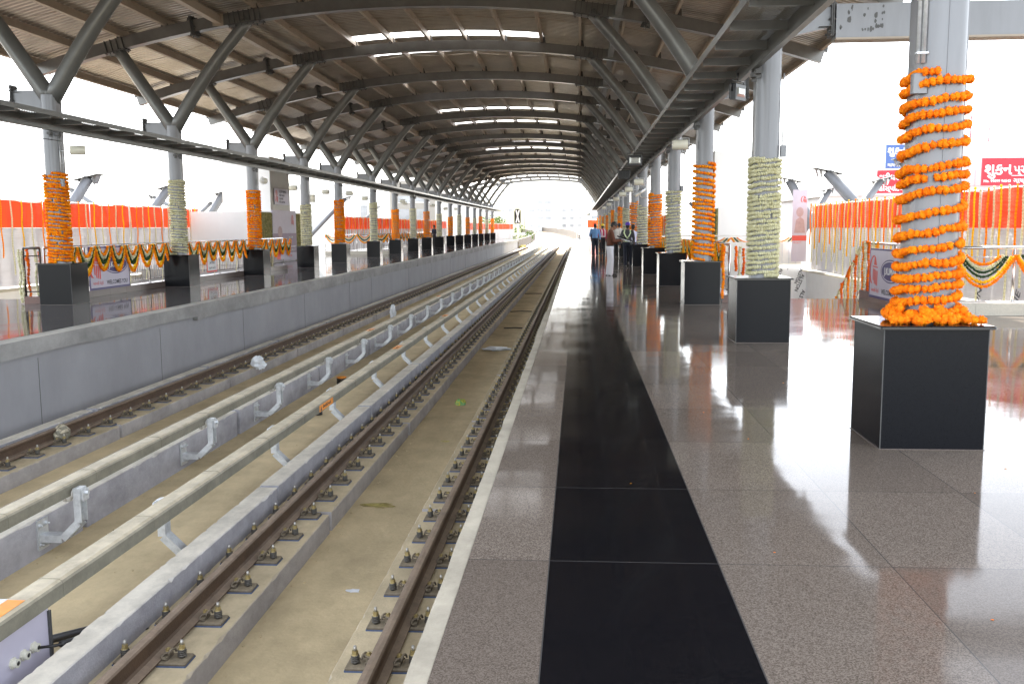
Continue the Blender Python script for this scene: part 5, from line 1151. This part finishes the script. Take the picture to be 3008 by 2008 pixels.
    if hair and not helmet:
        b = MB(); hm = hair_m or M_HAIR
        b.ball(HP(0, -0.022, 0.045), 0.104, 16, 12, 0.03, (0.83, 1.0, 0.95)); b.ball(HP(0, -0.055, -0.005), 0.075, 12, 9, 0.03, (1.02, .75, 1.05)); b.ball(HP(0, 0.045, 0.095), 0.048, 10, 7, 0.06, (1.1, 1, .7))
        q = b.obj('hair', hm, t)
    b = MB()
    for sx in (1, -1): b.ball(HP(sx*0.032, 0.086, 0.018), 0.0085, 8, 6); b.box(sx*0.032-0.016, sx*0.032+0.016, 0.0, 0.006, 0.0, 0.005, Matrix.Translation(HP(0, 0.086, 0.038)))
    b.ball(HP(0, 0.100, -0.047), 0.016, 8, 5, 0, (1.5, .4, .35)); b.obj('eyes_and_moustache', M_HAIR, t)
    if helmet:
        b = MB(); b.m = 0; n = 20; vs = []
        for j in range(8):
            a = math.pi/2*j/7; 
            for k in range(n): u = 2*math.pi*k/n; vs.append(HP(0.112*math.cos(a)*math.cos(u), -0.01+0.135*math.cos(a)*math.sin(u), 0.055+0.115*math.sin(a)))
        b.add(vs, [(j*n+k, j*n+(k+1) % n, (j+1)*n+(k+1) % n, (j+1)*n+k) for j in range(7) for k in range(n)], True)
        b.tube([HP(0.118*math.cos(u), -0.005+0.148*math.sin(u), 0.053) for u in [2*math.pi*k/20 for k in range(20)]], 0.009, 6, closed=True)
        b.tube([HP(0, 0.13, 0.07), HP(0, 0.08, 0.150), HP(0, -0.01, 0.176), HP(0, -0.09, 0.150), HP(0, -0.14, 0.07)], 0.012, 6); b.obj('safety_helmet', helmet, t)
        b = MB(); b.ball(HP(0, -0.055, 0.0), 0.078, 12, 9, 0.03, (1.0, .75, 1.1)); b.obj('hair', M_HAIR, t)
    return t
def vest_straps(t, m, red=None):
    for sx in (1, -1):
        b = MB(); pts = [(sx*0.115, -0.085, 1.42), (sx*0.13, -0.124, 1.33), (sx*0.055, -0.132, 1.18), (-sx*0.03*0, -0.130, 1.14), (-sx*0.02, -0.128, 1.10), (-sx*0.07, -0.127, 0.99)]
        if red: pts = [(sx*0.105, -0.08, 1.42), (sx*0.105, -0.125, 1.33), (sx*0.105, -0.128, 1.1), (sx*0.105, -0.126, 0.98)]
        for p, q in zip(pts[:-1], pts[1:]):
            w2 = 0.026; b.add([(p[0]-w2, p[1]-.008, p[2]), (p[0]+w2, p[1]-.008, p[2]), (q[0]+w2, q[1]-.008, q[2]), (q[0]-w2, q[1]-.008, q[2]), (p[0]-w2, p[1]+.01, p[2]), (p[0]+w2, p[1]+.01, p[2]), (q[0]+w2, q[1]+.01, q[2]), (q[0]-w2, q[1]+.01, q[2])], [(0, 3, 2, 1), (4, 5, 6, 7), (0, 4, 7, 3), (1, 2, 6, 5)])
        fr = [(sx*0.115, -0.08, 1.42), (sx*0.12, 0.0, 1.462), (sx*0.115, 0.09, 1.40), (sx*0.11, 0.135, 1.25), (sx*0.11, 0.128, 1.0)]
        b.tube(fr, 0.024, 6, ell=(1, .4)); b.obj('reflective_strap', m, t)
    b = MB(); torso(b, [(0, 0, 0.975, .171, .130), (0, 0, 1.035, .171, .130)]); b.obj('reflective_belt', m, t)
M_BROWN = pmat('brown_shirt', (0.105, 0.030, 0.012)); M_WTR = pmat('white_trousers', (0.66, 0.65, 0.68), var=0.05); M_BLUE = pmat('light_blue_shirt', (0.16, 0.32, 0.58)); M_NTR = pmat('navy_trousers', (0.012, 0.014, 0.028))
M_GSH = pmat('dark_grey_shirt', (0.060, 0.062, 0.07)); M_WSH = pmat('white_shirt', (0.50, 0.47, 0.43), var=0.06); M_LSH = pmat('lilac_shirt', (0.50, 0.50, 0.62), var=0.05); M_PINK = pmat('pink_work_vest', (0.55, 0.05, 0.10)); M_BRTR = pmat('dark_trousers', (0.02, 0.018, 0.018))
M_PURH = mat('purple_helmet_plastic', (0.10, 0.04, 0.42), 0.3); M_YELH = mat('yellow_helmet_plastic', (0.78, 0.55, 0.02), 0.35); M_ORH = mat('orange_helmet_plastic', (0.80, 0.26, 0.03), 0.35)
M_REFL = mat('pale_reflective_tape', (0.66, 0.78, 0.45), 0.4, 0, var=0.1, scale=20); M_LSHOE = mat('tan_shoe', (0.22, 0.15, 0.09), 0.5, 0, var=0.3, scale=30)
HALF = math.pi/2
# man in brown shirt filming: faces right (+x world), rotated so that local +y -> +x
t = person((1.02, 30.9, 0), -HALF+0.12, 1.74, 'man in brown shirt and white trousers looking down at a camera held on a stabiliser', M_BROWN, M_WTR,
    [((0.21, 0.10, 1.10), (0.13, 0.33, 1.13), (-0.25, 1, 0.05), 1.2), ((-0.21, 0.06, 1.09), (-0.12, 0.30, 1.03), (0.25, 1, 0.15), 1.2)], legs=((0.09, 0.03, 0), (-0.09, -0.05, 0)), head_tilt=1.0, vox=0.010, belt=M_SHOE, lean=0.2)
c = thing('camera_stabiliser', 'black and silver camera stabiliser held by the man in the brown shirt', 'camera', (1.02+0.42, 30.9-0.04, 1.14), -0.28)
b = MB(); b.tube([(-0.20, 0, 0.14), (0.05, 0, 0.06), (0.30, 0, -0.01)], 0.020, 8); b.obj('top_bar', M_BLKP, c)
b = MB(); b.tube([(-0.14, -0.02, 0.08), (0.10, -0.02, 0.0), (0.30, -0.02, -0.05)], 0.022, 8); b.obj('lower_bar', M_GALV, c)
b = MB(); b.cbox(-0.19, -0.05, -0.05, 0.05, -0.10, 0.06, 0.01); b.tube([(-0.12, 0, -0.06), (-0.12, 0, -0.16)], 0.035, 12); b.obj('camera_body', M_BLKP, c)
b = MB(); b.cbox(0.22, 0.34, -0.04, 0.04, -0.13, 0.0, 0.01); b.tube([(0.25, 0, -0.08), (0.25, 0, -0.17)], 0.03, 12); b.obj('motor', M_BLKP, c)
AD_ = lambda sx, out=0.26, fwd=0.02: ((sx*out, fwd-0.02, 1.12), (sx*(out+0.02), fwd+0.05, 0.86), (0, 0.1, -1), 0.5)
t = person((1.98, 38.6, 0), -0.15, 1.72, 'man in purple safety helmet and pale reflective harness walking away', M_GSH, M_NTR, [((0.25, -0.02, 1.12), (0.24, 0.18, 0.95), (0, 0.6, -0.8), 0.6), ((-0.27, -0.06, 1.12), (-0.31, -0.04, 0.86), (0, 0.1, -1), 0.5)], legs=((0.13, 0.16, 0.0), (-0.07, -0.16, 0.0)), vox=0.013, helmet=M_PURH, shoes=M_SHOE)
vest_straps(t, M_REFL)
person((0.90, 52.6, 0), 0.05, 1.76, 'man in light blue shirt and navy trousers standing with his back to the camera', M_BLUE, M_NTR, [AD_(1), ((-0.27, 0.02, 1.12), (-0.25, 0.20, 1.02), (0.3, 1, 0.1), 0.6)], legs=((0.12, 0.03, 0), (-0.11, -0.02, 0)), vox=0.016, shoes=M_LSHOE)
person((1.95, 50.2, 0), 0.3, 1.74, 'man in white shirt and dark trousers seen from behind beside the garlanded columns', M_WSH, M_BRTR, [AD_(1), AD_(-1)], vox=0.016)
t = person((1.42, 56.8, 0), 0.5, 1.72, 'worker in yellow helmet and pink vest behind the man in brown', M_PINK, M_BRTR, [AD_(1), AD_(-1, 0.28, 0.1)], vox=0.018, helmet=M_YELH); vest_straps(t, M_WPRINT, True)
person((1.02, 57.6, 0), -0.2, 1.70, 'worker in orange helmet mostly hidden behind the man in light blue', M_GSH, M_BRTR, [AD_(1), AD_(-1)], vox=0.018, helmet=M_ORH)
person((2.38, 56.0, 0), 0.1, 1.78, 'man whose dark head shows left of a cream garlanded column', M_WSH, M_BRTR, [AD_(1), AD_(-1)], vox=0.018)
person((2.36, 41.4, 0), 0.2, 1.66, 'person in lilac shirt mostly hidden behind the man with the purple helmet', M_LSH, M_NTR, [AD_(1), AD_(-1)], vox=0.016)
person((-11.75, 76.5, 0), 2.4, 1.78, 'man in dark navy clothes leaning at the left railing beyond the marigold swags', M_NTR, M_BRTR, [((0.32, -0.04, 1.16), (0.20, 0.12, 0.98), (-0.6, 0.6, -0.2), 0.8), ((-0.32, -0.02, 1.15), (-0.24, 0.2, 1.02), (0.3, 0.9, 0), 0.6)], vox=0.018)

# ------------------------------------------------------------------ roofless arm stumps beyond the screens
def stump(x0, z0, x1, z1, y, r, lab, sxy=0.9):
    t = thing('column_stump', lab, 'column arm', (x0, y, -1.5), 0, 'roofless column arms beyond the cloth screens')
    d = Vector((x1-x0, 0, z1-z0)); k = (z0+1.5)/max(0.1, d.z); b0 = Vector((x0, 0, z0))-d*min(k, 3.0)
    b = MB(); b.tube([(b0.x-x0, 0, b0.z+1.5), (x1-x0, 0, z1+1.5)], r, 12); b.obj('slanted_tube', M_COL, t)
    b = MB(); s = 1 if x1 > x0 else -1
    R_ = Matrix.Translation((x1-x0, 0, z1+1.5)) @ Matrix.Rotation(-s*0.22, 4, 'Y'); b.box(-r*2.9*sxy, r*2.9*sxy, -r*1.4, r*1.4, 0.0, 0.035, R_); b.obj('top_plate', M_DARKST, t)
    b = MB()
    for q in (-2.2, -1.2, 1.2, 2.2): R2 = R_; b.add([R2 @ Vector((q*r*sxy-0.015, -r*.9, 0)), R2 @ Vector((q*r*sxy+0.015, -r*.9, 0)), R2 @ Vector((q*r*sxy*0.6, -r*.5, -r*1.5)), R2 @ Vector((q*r*sxy-0.015, r*.9, 0)), R2 @ Vector((q*r*sxy+0.015, r*.9, 0)), R2 @ Vector((q*r*sxy*0.6, r*.5, -r*1.5))], [(0, 2, 1), (3, 4, 5), (0, 3, 5, 2), (1, 2, 5, 4)])
    b.obj('gussets', M_COL, t)
for a in ((-24.7, 3.0, -23.9, 4.12, 45, 0.26, 'slanted grey column arm with flat top plate right of the nearest left column'), (-20.8, 2.75, -20.1, 3.66, 45.5, 0.22, 'slanted column arm with top plate left of the second left column'),
          (-18.2, 2.4, -17.55, 3.38, 46, 0.20, 'slanted column arm with top plate right of the second left column'), (-21.0, 2.9, -21.6, 3.25, 47, 0.12, 'small far column arm with top plate between the first two left columns'),
          (-25.1, 3.1, -26.0, 3.7, 47, 0.14, 'far column arm whose plate peeps out left of the nearest left column'), (-19.4, 2.6, -19.0, 2.95, 48, 0.10, 'tiny far column arm right of the second left column'),
          (-21.6, 3.0, -20.2, 4.35, 64, 0.20, 'slanted column arm right of the portrait poster block'), (-17.5, 2.6, -16.4, 3.7, 66, 0.15, 'thin slanted column arm behind the fifth left column'), (-22.5, 2.8, -21.5, 3.8, 100, 0.16, 'distant slanted column arm behind the sixth left column'),
          (12.5, 2.9, 11.45, 4.06, 45, 0.26, 'slanted grey column arm with top plate left of the nearest right column'), (10.5, 2.3, 9.75, 3.68, 45, 0.21, 'slanted column arm with top plate right of the second right column'),
          (13.3, 2.8, 13.9, 3.66, 45, 0.20, 'slanted column arm with top plate just left of the nearest right column'), (11.4, 2.5, 11.85, 3.28, 46, 0.15, 'small slanted column arm between two larger ones on the right'), (15.0, 3.4, 14.5, 4.4, 44, 0.17, 'column arm half hidden by the nearest right column'),
          (8.4, 2.4, 7.6, 3.2, 66, 0.12, 'small distant column arm seen between the right columns')):
    stump(*a)

# ------------------------------------------------------------------ buildings, signs, trees, viaduct beyond the station
def building(x0, x1, y0, y1, z1, lab, wins=(), m=None, z0=-9.0, par=0.5):
    t = thing('building', lab, 'building', (x0, y0, z0)); b = MB(); b.box(0, x1-x0, 0, y1-y0, 0, z1-z0); b.obj('wall', m or M_BLDW, t)
    b = MB(); b.box(-0.15, x1-x0+.15, -0.15, y1-y0+.15, z1-z0, z1-z0+par); b.obj('roof_parapet', m or M_BLDW, t)
    for (wx, wz, ww, wh) in wins:
        b = MB(); b.box(wx-x0-0.08, wx-x0+ww+0.08, -0.06, 0.02, wz-z0-0.10, wz-z0); f = b.obj('window', M_BLDW, t)
        b = MB(); b.box(wx-x0, wx-x0+ww, -0.03, 0.02, wz-z0+0.002, wz-z0+wh); b.obj('pane', M_HAZEGL, f)
    return t
building(-46, -17, 150, 160, 6.6, 'long white building with small windows behind the far left screen', [(-17.3-(1240-q)*150/2759-7.8, 3.2, 1.1, 2.0) for q in (1060, 1085, 1150, 1205, 1285)]+[(-44+5*k, 0.4, 1.2, 1.6) for k in range(5)])
building(-24.5, -18.6, 122, 134, 7.2, 'beige building with a dark recessed band behind the last left columns', [(-23.6, 2.6, 1.6, 1.4), (-21.0, 2.6, 1.6, 1.4), (-23.5, 4.9, 4.2, 0.8)], m=M_GREYBR)
building(-66, -46, 175, 190, 9.5, 'pale flats behind the left garlands', [(-64+4*k, 3+3*j, 1.3, 1.5) for k in range(4) for j in range(2)])
for k, (xa, xb, y, z1, lab) in enumerate(((-44, -34, 400, 9, 'small white block left of the distant yellow building'), (-33.5, -22.5, 395, 11.5, 'distant yellowish building with a row of windows beyond the track bend'), (-21.5, -9, 390, 14, 'distant white flats with balconies beyond the track bend'), (-8, 3, 400, 10.5, 'low distant white block at the middle of the track view'), (4, 20, 380, 15, 'distant white flats with grey windows above the man in blue'), (21, 36, 395, 16, 'distant pale flats on the right beyond the platform'))):
    wn = []; x = xa+1
    while x < xb-2: wn += [(x, 1.5+3.2*j, 1.7 if k % 2 else 2.6, 1.3) for j in range(int((z1-2)/3.2)+1) if R.random() < 0.8]; x += 3.3
    building(xa, xb, y, y+12, z1, lab, wn, m=mat('distant_wall_%d' % k, [(0.8, 0.78, 0.74), (0.80, 0.76, 0.50), (0.8, 0.79, 0.77), (0.8, 0.78, 0.76), (0.8, 0.79, 0.76), (0.78, 0.76, 0.72)][k], 0.8, 0, var=0.05, scale=.3))
t = thing('lattice_tower', 'distant thin lattice tower above the track bend', 'tower', (3.0, 430, -9))
b = MB()
for j in range(12): z = 2.6*j; w_ = 1.5-0.11*j; w2 = 1.5-0.11*(j+1); [b.tube([(sx*w_, 0, z), (sx*w2, 0, z+2.6)], 0.10, 4) for sx in (-1, 1)]; b.tube([(-w_, 0, z), (w2, 0, z+2.6)], 0.07, 4); b.tube([(w_, 0, z), (-w2, 0, z+2.6)], 0.07, 4)
b.obj('lattice', M_PURLIN, t)
# right hand building with shop signs
t = thing('building', 'white tiled building with red poles on its roof behind the nearest right column', 'building', (18.8, 52, -9))
b = MB(); b.box(0, 6.2, 0, 10, 0, 14.9); b.box(-1.0, 1.6, 1, 9, 14.9, 15.9); b.obj('wall', M_BLDW, t)
b = MB(); [b.box(-0.01, 6.2, -0.012, 0.0, z, z+0.03) for z in (11.4, 12.6, 13.8)]; [b.box(x, x+0.03, -0.012, 0.0, 9, 14.9) for x in (0.9, 2.1, 3.3)]; b.obj('panel_joints', M_GALV, t)
for x, h in ((1.55, 1.7), (1.95, 2.6), (2.9, 2.0)): b = MB(); b.box(x, x+0.06, 0.5, 0.56, 14.9-2.2, 14.9-2.2+h+1.0); b.obj('roof_pole', M_REDS, t)
building(13.8, 18.0, 54, 66, 3.2, 'low pale building carrying the small red and blue signs', [(14.4, 1.6, 1.0, 0.9)])
def sign(x0, x1, z0, z1, y, m, lab, lines):
    t = thing('shop_sign', lab, 'sign', (x0, y, z0)); b = MB(); b.box(0, x1-x0, 0, 0.12, 0, z1-z0); b.obj('board', m, t)
    for s_, sz, x, z, bo in lines: put_text(s_, sz, M_WPRINT, t, (x, -0.012, z), bold=bo)
sign(20.45, 24.6, 3.55, 4.92, 50, M_REDS, 'large red shop sign with white lettering and a phone number at the right edge', (('શુકન', 0.78, 0.10, 0.55, 0.018), ('પ્રસૂતિ ગૃહ', 0.55, 1.55, 0.62, 0.012), ('Mo. 99099 96543', 0.19, 0.08, 0.16, 0.006), ('ગાયનેક', 0.34, 1.55, 0.12, 0.008)))
b = MB(); b.box(21.9, 24.4, 49.985, 50.0, 4.02, 4.05); b.obj('sign_underline', M_WPRINT, label='white rule under the large lettering of the big red sign', cat='sign line')
sign(15.65, 17.9, 4.45, 5.65, 50, M_BLUES, 'blue shop sign with white lettering left of the nearest right column', (('શુકન', 0.52, 0.06, 0.72, 0.014), ('ગાયનેક', 0.24, 0.08, 0.10, 0.006)))
sign(15.20, 17.4, 3.20, 4.36, 49.8, M_REDS, 'small red shop sign with white lettering below the blue sign', (('શ્રીધર', 0.40, 0.08, 0.66, 0.012), ('હોસ્પિટલ', 0.36, 0.06, 0.12, 0.010)))
t = thing('red_mast', 'tall red mast at the right edge beyond the big red sign', 'mast', (25.1, 52, -9)); b = MB(); b.box(-0.25, 0.25, 0, 0.3, 0, 17.2); b.obj('post', M_REDS, t); b = MB(); b.box(-1.2, 0.2, 0.1, 0.16, 16.2, 16.3); b.obj('lamp_arm', M_GALV, t)

def tree(x, y, z0, h, r, lab, n=1400, leaf=0.16):
    t = thing('tree', lab, 'tree', (x, y, z0)); rnd = random.Random(int(x*7+y)); b = MB()
    b.tube([(0, 0, 0), (0.1, 0, h*.4), (0.05, 0.1, h*.75)], 0.22, 8, r2=0.08)
    for q in range(7): a = rnd.uniform(0, 6.28); b.tube([(0.05, 0, h*rnd.uniform(.35, .6)), (math.cos(a)*r*.6, math.sin(a)*r*.6, h*rnd.uniform(.6, .9))], 0.07, 5, r2=0.02)
    b.obj('trunk', M_BARK, t); b = MB(); b.tint = []
    cl = [(rnd.uniform(-1, 1)*r*.75, rnd.uniform(-1, 1)*r*.75, h*rnd.uniform(.5, .98), r*rnd.uniform(.25, .5)) for _ in range(16)]
    for q in range(n):
        cx, cy, cz, cr = rnd.choice(cl); d = Vector((rnd.gauss(0, 1), rnd.gauss(0, 1), rnd.gauss(0, .8))).normalized()*cr*rnd.uniform(.6, 1.05); c = Vector((cx, cy, cz))+d
        a = Vector((rnd.gauss(0, 1), rnd.gauss(0, 1), rnd.gauss(0, 1))).normalized(); e = a.orthogonal().normalized(); f = a.cross(e); s = leaf*rnd.uniform(.6, 1.4)
        b.add([c-e*s, c-f*s*.6, c+e*s, c+f*s*.6], [(0, 1, 2, 3)], False, rnd.random())
    b.obj('crown', M_LEAF, t)
for a in ((-13.9, 150, -9, 11.6, 3.0, 'pale green tree behind the last left column'), (-11.6, 156, -9, 10.6, 2.6, 'pale green tree rising above the end of the orange screen'), (-9.6, 172, -9, 9.7, 2.2, 'small green bush-like tree left of the signal'), (-16.0, 170, -9, 12.2, 2.6, 'pale tree furthest left behind the last columns')): tree(*a)

# viaduct beyond the platforms
YV = [127.02, 140, 150, 165, 180, 195, 215, 240, 270, 300, 340, 380, 430, 480]
b = MB(); b.sweep([(-8.2, -1.392), (-8.2, -2.4), (0.2, -2.4), (0.2, -1.392)], YV, off, zoff); b.obj('viaduct_deck', M_BLDW, kind='structure')
for x0, x1, lab, z in ((0.0, 0.25, 'curving grey viaduct parapet on the right beyond the platforms', 0.50), (-8.35, -8.1, 'curving grey viaduct parapet on the left beyond the platforms', -0.05)):
    b = MB(); b.sweep([(x0, -1.39), (x1, -1.39), (x1, z), (x0, z)][::-1], YV, off, zoff); b.obj('parapet_wall', M_PARAP, label=lab, cat='parapet')
for k, x in enumerate((-1.56, -3.02, -5.64, -7.16)): 
    b = MB(); b.sweep([(x, -1.39), (x+0.6, -1.39), (x+0.6, -1.2), (x, -1.2)][::-1], YV, off, zoff); b.obj('rail_plinth', M_PLINTH, label='long pale plinth on the far viaduct, %s from the right' % ('first' if k == 0 else ORD[k]), cat='plinth', group='plinths on the far viaduct')
t = thing('track_signal', 'black signal board with a white X on a white post beyond the left platform', 'signal', (-8.25, 128.0, -1.2))
b = MB(); b.cyl(0, 0, 0, 3.3, 0.10, 10); b.obj('post', M_WHITEP, t)
b = MB(); b.prism([(-0.42, 3.25), (0.36, 3.25), (0.42, 3.5), (0.42, 5.0), (0.2, 5.25), (-0.3, 5.25), (-0.46, 4.9), (-0.46, 3.5)], 'y', -0.06, 0.0); b.obj('board', M_BLKP, t)
b = MB(); b.add([(-0.30, -0.07, 3.4), (-0.12, -0.07, 3.4), (0.30, -0.07, 5.1), (0.12, -0.07, 5.1)], [(0, 1, 2, 3)]); b.add([(0.12, -0.072, 3.4), (0.30, -0.072, 3.4), (-0.12, -0.072, 5.1), (-0.30, -0.072, 5.1)], [(0, 1, 2, 3)]); b.obj('white_cross', M_WPRINT, t)
railing('track_railing', 'thin white railing on the left beyond the platform end', [(-9.2, 129), (-9.2, 160)], zbase=-0.6, ztop=0.6, kerb_h=0, bars=0, post_every=3, mrail=M_WHITEP)
railing('platform_end_gate', 'white barrier closing the end of the right platform', [(-0.3, 126.6), (5.6, 126.6)], kerb_h=0.1, kerb=(0.2, M_BLDW), bars=0.3, mrail=M_WHITEP)

# ------------------------------------------------------------------ junction box and litter on the track bed
t = thing('junction_box', 'white painted steel junction box with cable glands under the near cover, lower left corner', 'junction box', (-3.46, 5.05, -1.385))
b = MB(); b.cbox(-0.34, 0.0, 0.0, 0.62, 0.16, 0.53, 0.008); b.box(-0.345, 0.003, -0.012, 0.0, 0.14, 0.46); b.obj('case', M_BANNER, t)
b = MB(); b.cbox(-0.35, 0.012, -0.02, 0.64, 0.535, 0.560, 0.004); b.obj('lid', M_GALV, t)
b = MB(); b.box(0.0, 0.014, 0.60, 0.625, 0.18, 0.50); b.obj('hinge', M_DARKST, t)
for y in (0.05, 0.47): b = MB(); b.cbox(-0.34, 0.19, y-0.045, y+0.045, 0.07, 0.145, 0.004); b.box(0.10, 0.19, y-0.045, y+0.045, 0.145, 0.155); b.cyl(0.12, y, 0.155, 0.175, 0.012, 6); b.obj('foot_channel', M_GALV, t)
for k, y in enumerate((0.20, 0.31, 0.42)):
    b = MB(); b.tube([(0.0, y, 0.335), (0.014, y, 0.335)], 0.036, 6, True, False); b.tube([(0.014, y, 0.335), (0.040, y, 0.335)], 0.028, 14, True, False); b.obj('cable_gland', M_CREAM, t)
    b = MB(); b.tube([(0.0405, y, 0.335), (0.042, y, 0.335)], 0.014, 10); b.obj('gland_hole', M_CABLE, t)
b = MB(); b.tube([(-3.41, 5.47, -1.05), (-3.33, 5.50, -1.05), (-3.22, 5.62, -1.06)], 0.010, 8); b.tube([(-3.31, 5.53, -1.053), (-3.24, 5.72, -1.09), (-3.10, 6.0, -1.16), (-2.9, 6.3, -1.30)], 0.021, 10); b.obj('flexible_conduit', M_CABLE, label='ribbed black flexible conduit leaving the junction box', cat='cable')
b = MB(); b.tube([(-3.9, 6.1, -1.34), (-3.55, 6.35, -1.32), (-3.3, 6.5, -1.30), (-3.12, 6.5, -1.30)], 0.030, 10); b.obj('power_cable', M_CABLE, label='thick black cable lying on the bed behind the junction box', cat='cable')
def crumple(name, x, y, z, r, m, lab, cat, sq=(1, 1, .7), seed=1, j=0.35):
    rnd = random.Random(seed); b = MB(); b.ball((0, 0, r*sq[2]*0.8), r, 14, 9, j, sq, None, rnd); b.sm = [False]*len(b.sm); b.obj(name, m, None, (x, y, z), lab, cat)
M_PLB = mat('crumpled_white_plastic', (0.72, 0.74, 0.76), 0.3, 0, var=0.15, scale=10); M_GRN = mat('green_packet', (0.03, 0.28, 0.12), 0.4, 0, col2=(0.6, 0.5, 0.05), scale=20); M_STRAW = mat('dry_straw', (0.48, 0.40, 0.13), 0.8, 0, var=0.3, scale=30)
crumple('snack_packet', -1.98, 15.5, -1.39, 0.085, M_GRN, 'crumpled green and yellow snack packet on the sandy bed', 'litter', (1.1, .8, .7), 4, 0.25)
crumple('plastic_bag', -6.45, 18.4, -1.2, 0.12, M_PLB, 'crumpled white and blue plastic bag by the far cover', 'plastic bag', (1.2, .8, 1.0), 5)
crumple('plastic_bag', -5.9, 29.5, -1.39, 0.16, M_PLB, 'upright white plastic sack beyond the far cover', 'plastic bag', (.6, .6, 1.9), 6, 0.25)
crumple('plastic_sheet', -2.0, 22.7, -1.39, 0.28, M_PLB, 'flat clear plastic scrap lying between the near rails', 'plastic scrap', (1.2, 1.0, .14), 8)
crumple('concrete_lump', -6.82, 11.75, -1.18, 0.16, M_COVER, 'grey cement lump stuck against the far rail', 'debris', (.5, 1.0, .75), 9, 0.18)
crumple('paper_scrap', -2.55, 9.9, -1.392, 0.03, M_PLB, 'small white paper scrap on the sandy bed', 'litter', (1.5, 1, .15), 10)
crumple('paper_scrap', -1.85, 7.35, -1.392, 0.035, M_PLB, 'tiny white flake on the sandy bed near the bottom', 'litter', (1.6, 1, .1), 11)
crumple('paper_scrap', -1.86, 12.8, -1.392, 0.035, M_STRAW, 'small tan wood chip on the sandy bed', 'litter', (1.6, 1, .2), 12)
b = MB(); rnd = random.Random(2)
for q in range(26): a = rnd.uniform(-0.25, 0.25); y0 = rnd.uniform(-.03, .03); x0 = rnd.uniform(-.14, 0); b.tube([(x0, y0, 0.006+rnd.uniform(0, .015)), (x0+0.12, y0+0.12*a, 0.015), (x0+rnd.uniform(.2, .3), y0+0.3*a, 0.006)], 0.0025, 3)
b.obj('straw_wisp', M_STRAW, None, (-2.22, 9.7, -1.388), 'wisp of dry yellow straw on the sandy bed', 'straw')
for (x, y, lab, h) in ((-4.55, 17.6, 'stack of black and red ribbed rings left of the near cover', 5), (-4.2, 14.6, 'small pile of black ribbed rings under the near cover', 3)):
    b = MB(); [b.tube([(0.085*math.cos(a), 0.085*math.sin(a), 0.015+0.028*q) for a in [2*math.pi*k/16 for k in range(16)]], 0.013, 6, closed=True) for q in range(h)]; b.mi = [1 if i >= len(b.mi)*(1-1/h) else 0 for i in range(len(b.mi))]; b.obj('ring_stack', [M_CABLE, M_ORTAPE], None, (x, y, -1.39), lab, 'rings')
b = MB(); b.tube([(-7.62, 10.4, -1.35), (-7.66, 10.6, -1.12), (-7.66, 11.0, -1.02), (-7.62, 11.5, -1.1), (-7.55, 11.9, -1.3)], 0.006, 5); b.obj('loose_wire', M_CABLE, label='thin black wire looping up behind the far upstand', cat='wire')
for k, (y, x0, x1) in enumerate(((33.0, -2.4, -1.6), (42.0, -2.4, -1.6), (27.5, -2.2, -1.62))):
    b = MB(); b.tube([(x0, y, -1.37), ((x0+x1)/2, y+0.1, -1.365), (x1, y+0.05, -1.37)], 0.018, 6); b.obj('loose_cable', M_CABLE, label='black cable lying across the bed between the near rails, %s from the camera' % ORD[k], cat='cable', group='cables across the track bed')
b = MB(); rnd = random.Random(44)
for q in range(420):
    y = 3.5+22*rnd.random()**1.6; side = rnd.random()
    x = -1.56-abs(rnd.gauss(0, .05)) if side < .3 else (-2.42+abs(rnd.gauss(0, .06)) if side < .7 else (-4.92+abs(rnd.gauss(0, .08)) if side < .85 else rnd.uniform(-4.7, -3.3)))
    r = rnd.uniform(.004, .013); b.ball((x, y, -1.39+r*.4), r, 5, 3, .3, (1, 1, .6))
b.obj('grit', M_BED, label='scattered grit and cement crumbs along the foot of the plinths', cat='grit', kind='stuff')
b = MB(); rnd = random.Random(45)
for q in range(16): x = rnd.gauss(2.1, .7); y = 3.5+7*rnd.random(); b.ball((x, y, 0.002), rnd.uniform(.003, .007), 5, 3, .3, (1.4, .8, .25), rnd.random())
b.obj('fallen_petals', M_OR, label='a few fallen marigold petals scattered on the granite floor', cat='petals', kind='stuff')
for k, pts in enumerate(([(26, 53, 6.9), (30, 60, 6.2), (36, 75, 6.6)], [(18.9, 52, 5.9), (12, 60, 5.1), (6.5, 75, 5.4)])):
    b = MB(); b.tube(pts, 0.02, 4); b.obj('overhead_wire', M_CABLE, label=('thin overhead wire at the right edge beyond the red mast', 'thin overhead wire running left from the tiled building')[k], cat='wire')
b = MB(); b.tube([(-10.9, 36.0, 7.0), (-11.6, 33.9, 4.4), (-11.7, 33.2, 3.6)], 0.012, 4); b.obj('hanging_wire', M_CABLE, label='thin wire hanging from the roof beside the third left column', cat='wire')
for k, (x, y, lab) in enumerate(((-12.2, 121.0, 'first stacked bags of waste at the far end of the left platform'), (-7.6, 128.5, 'yellow and white rubble heap where the left platform ends'))):
    crumple('rubble_heap', x, y, 0.0 if k == 0 else -1.3, 0.35, (M_PLB, M_STRAW)[k], lab, 'rubble', (1.3, .9, .8), 30+k, .3)
print('objects', len(sc.objects), 'verts', sum(len(m.vertices) for m in bpy.data.meshes))
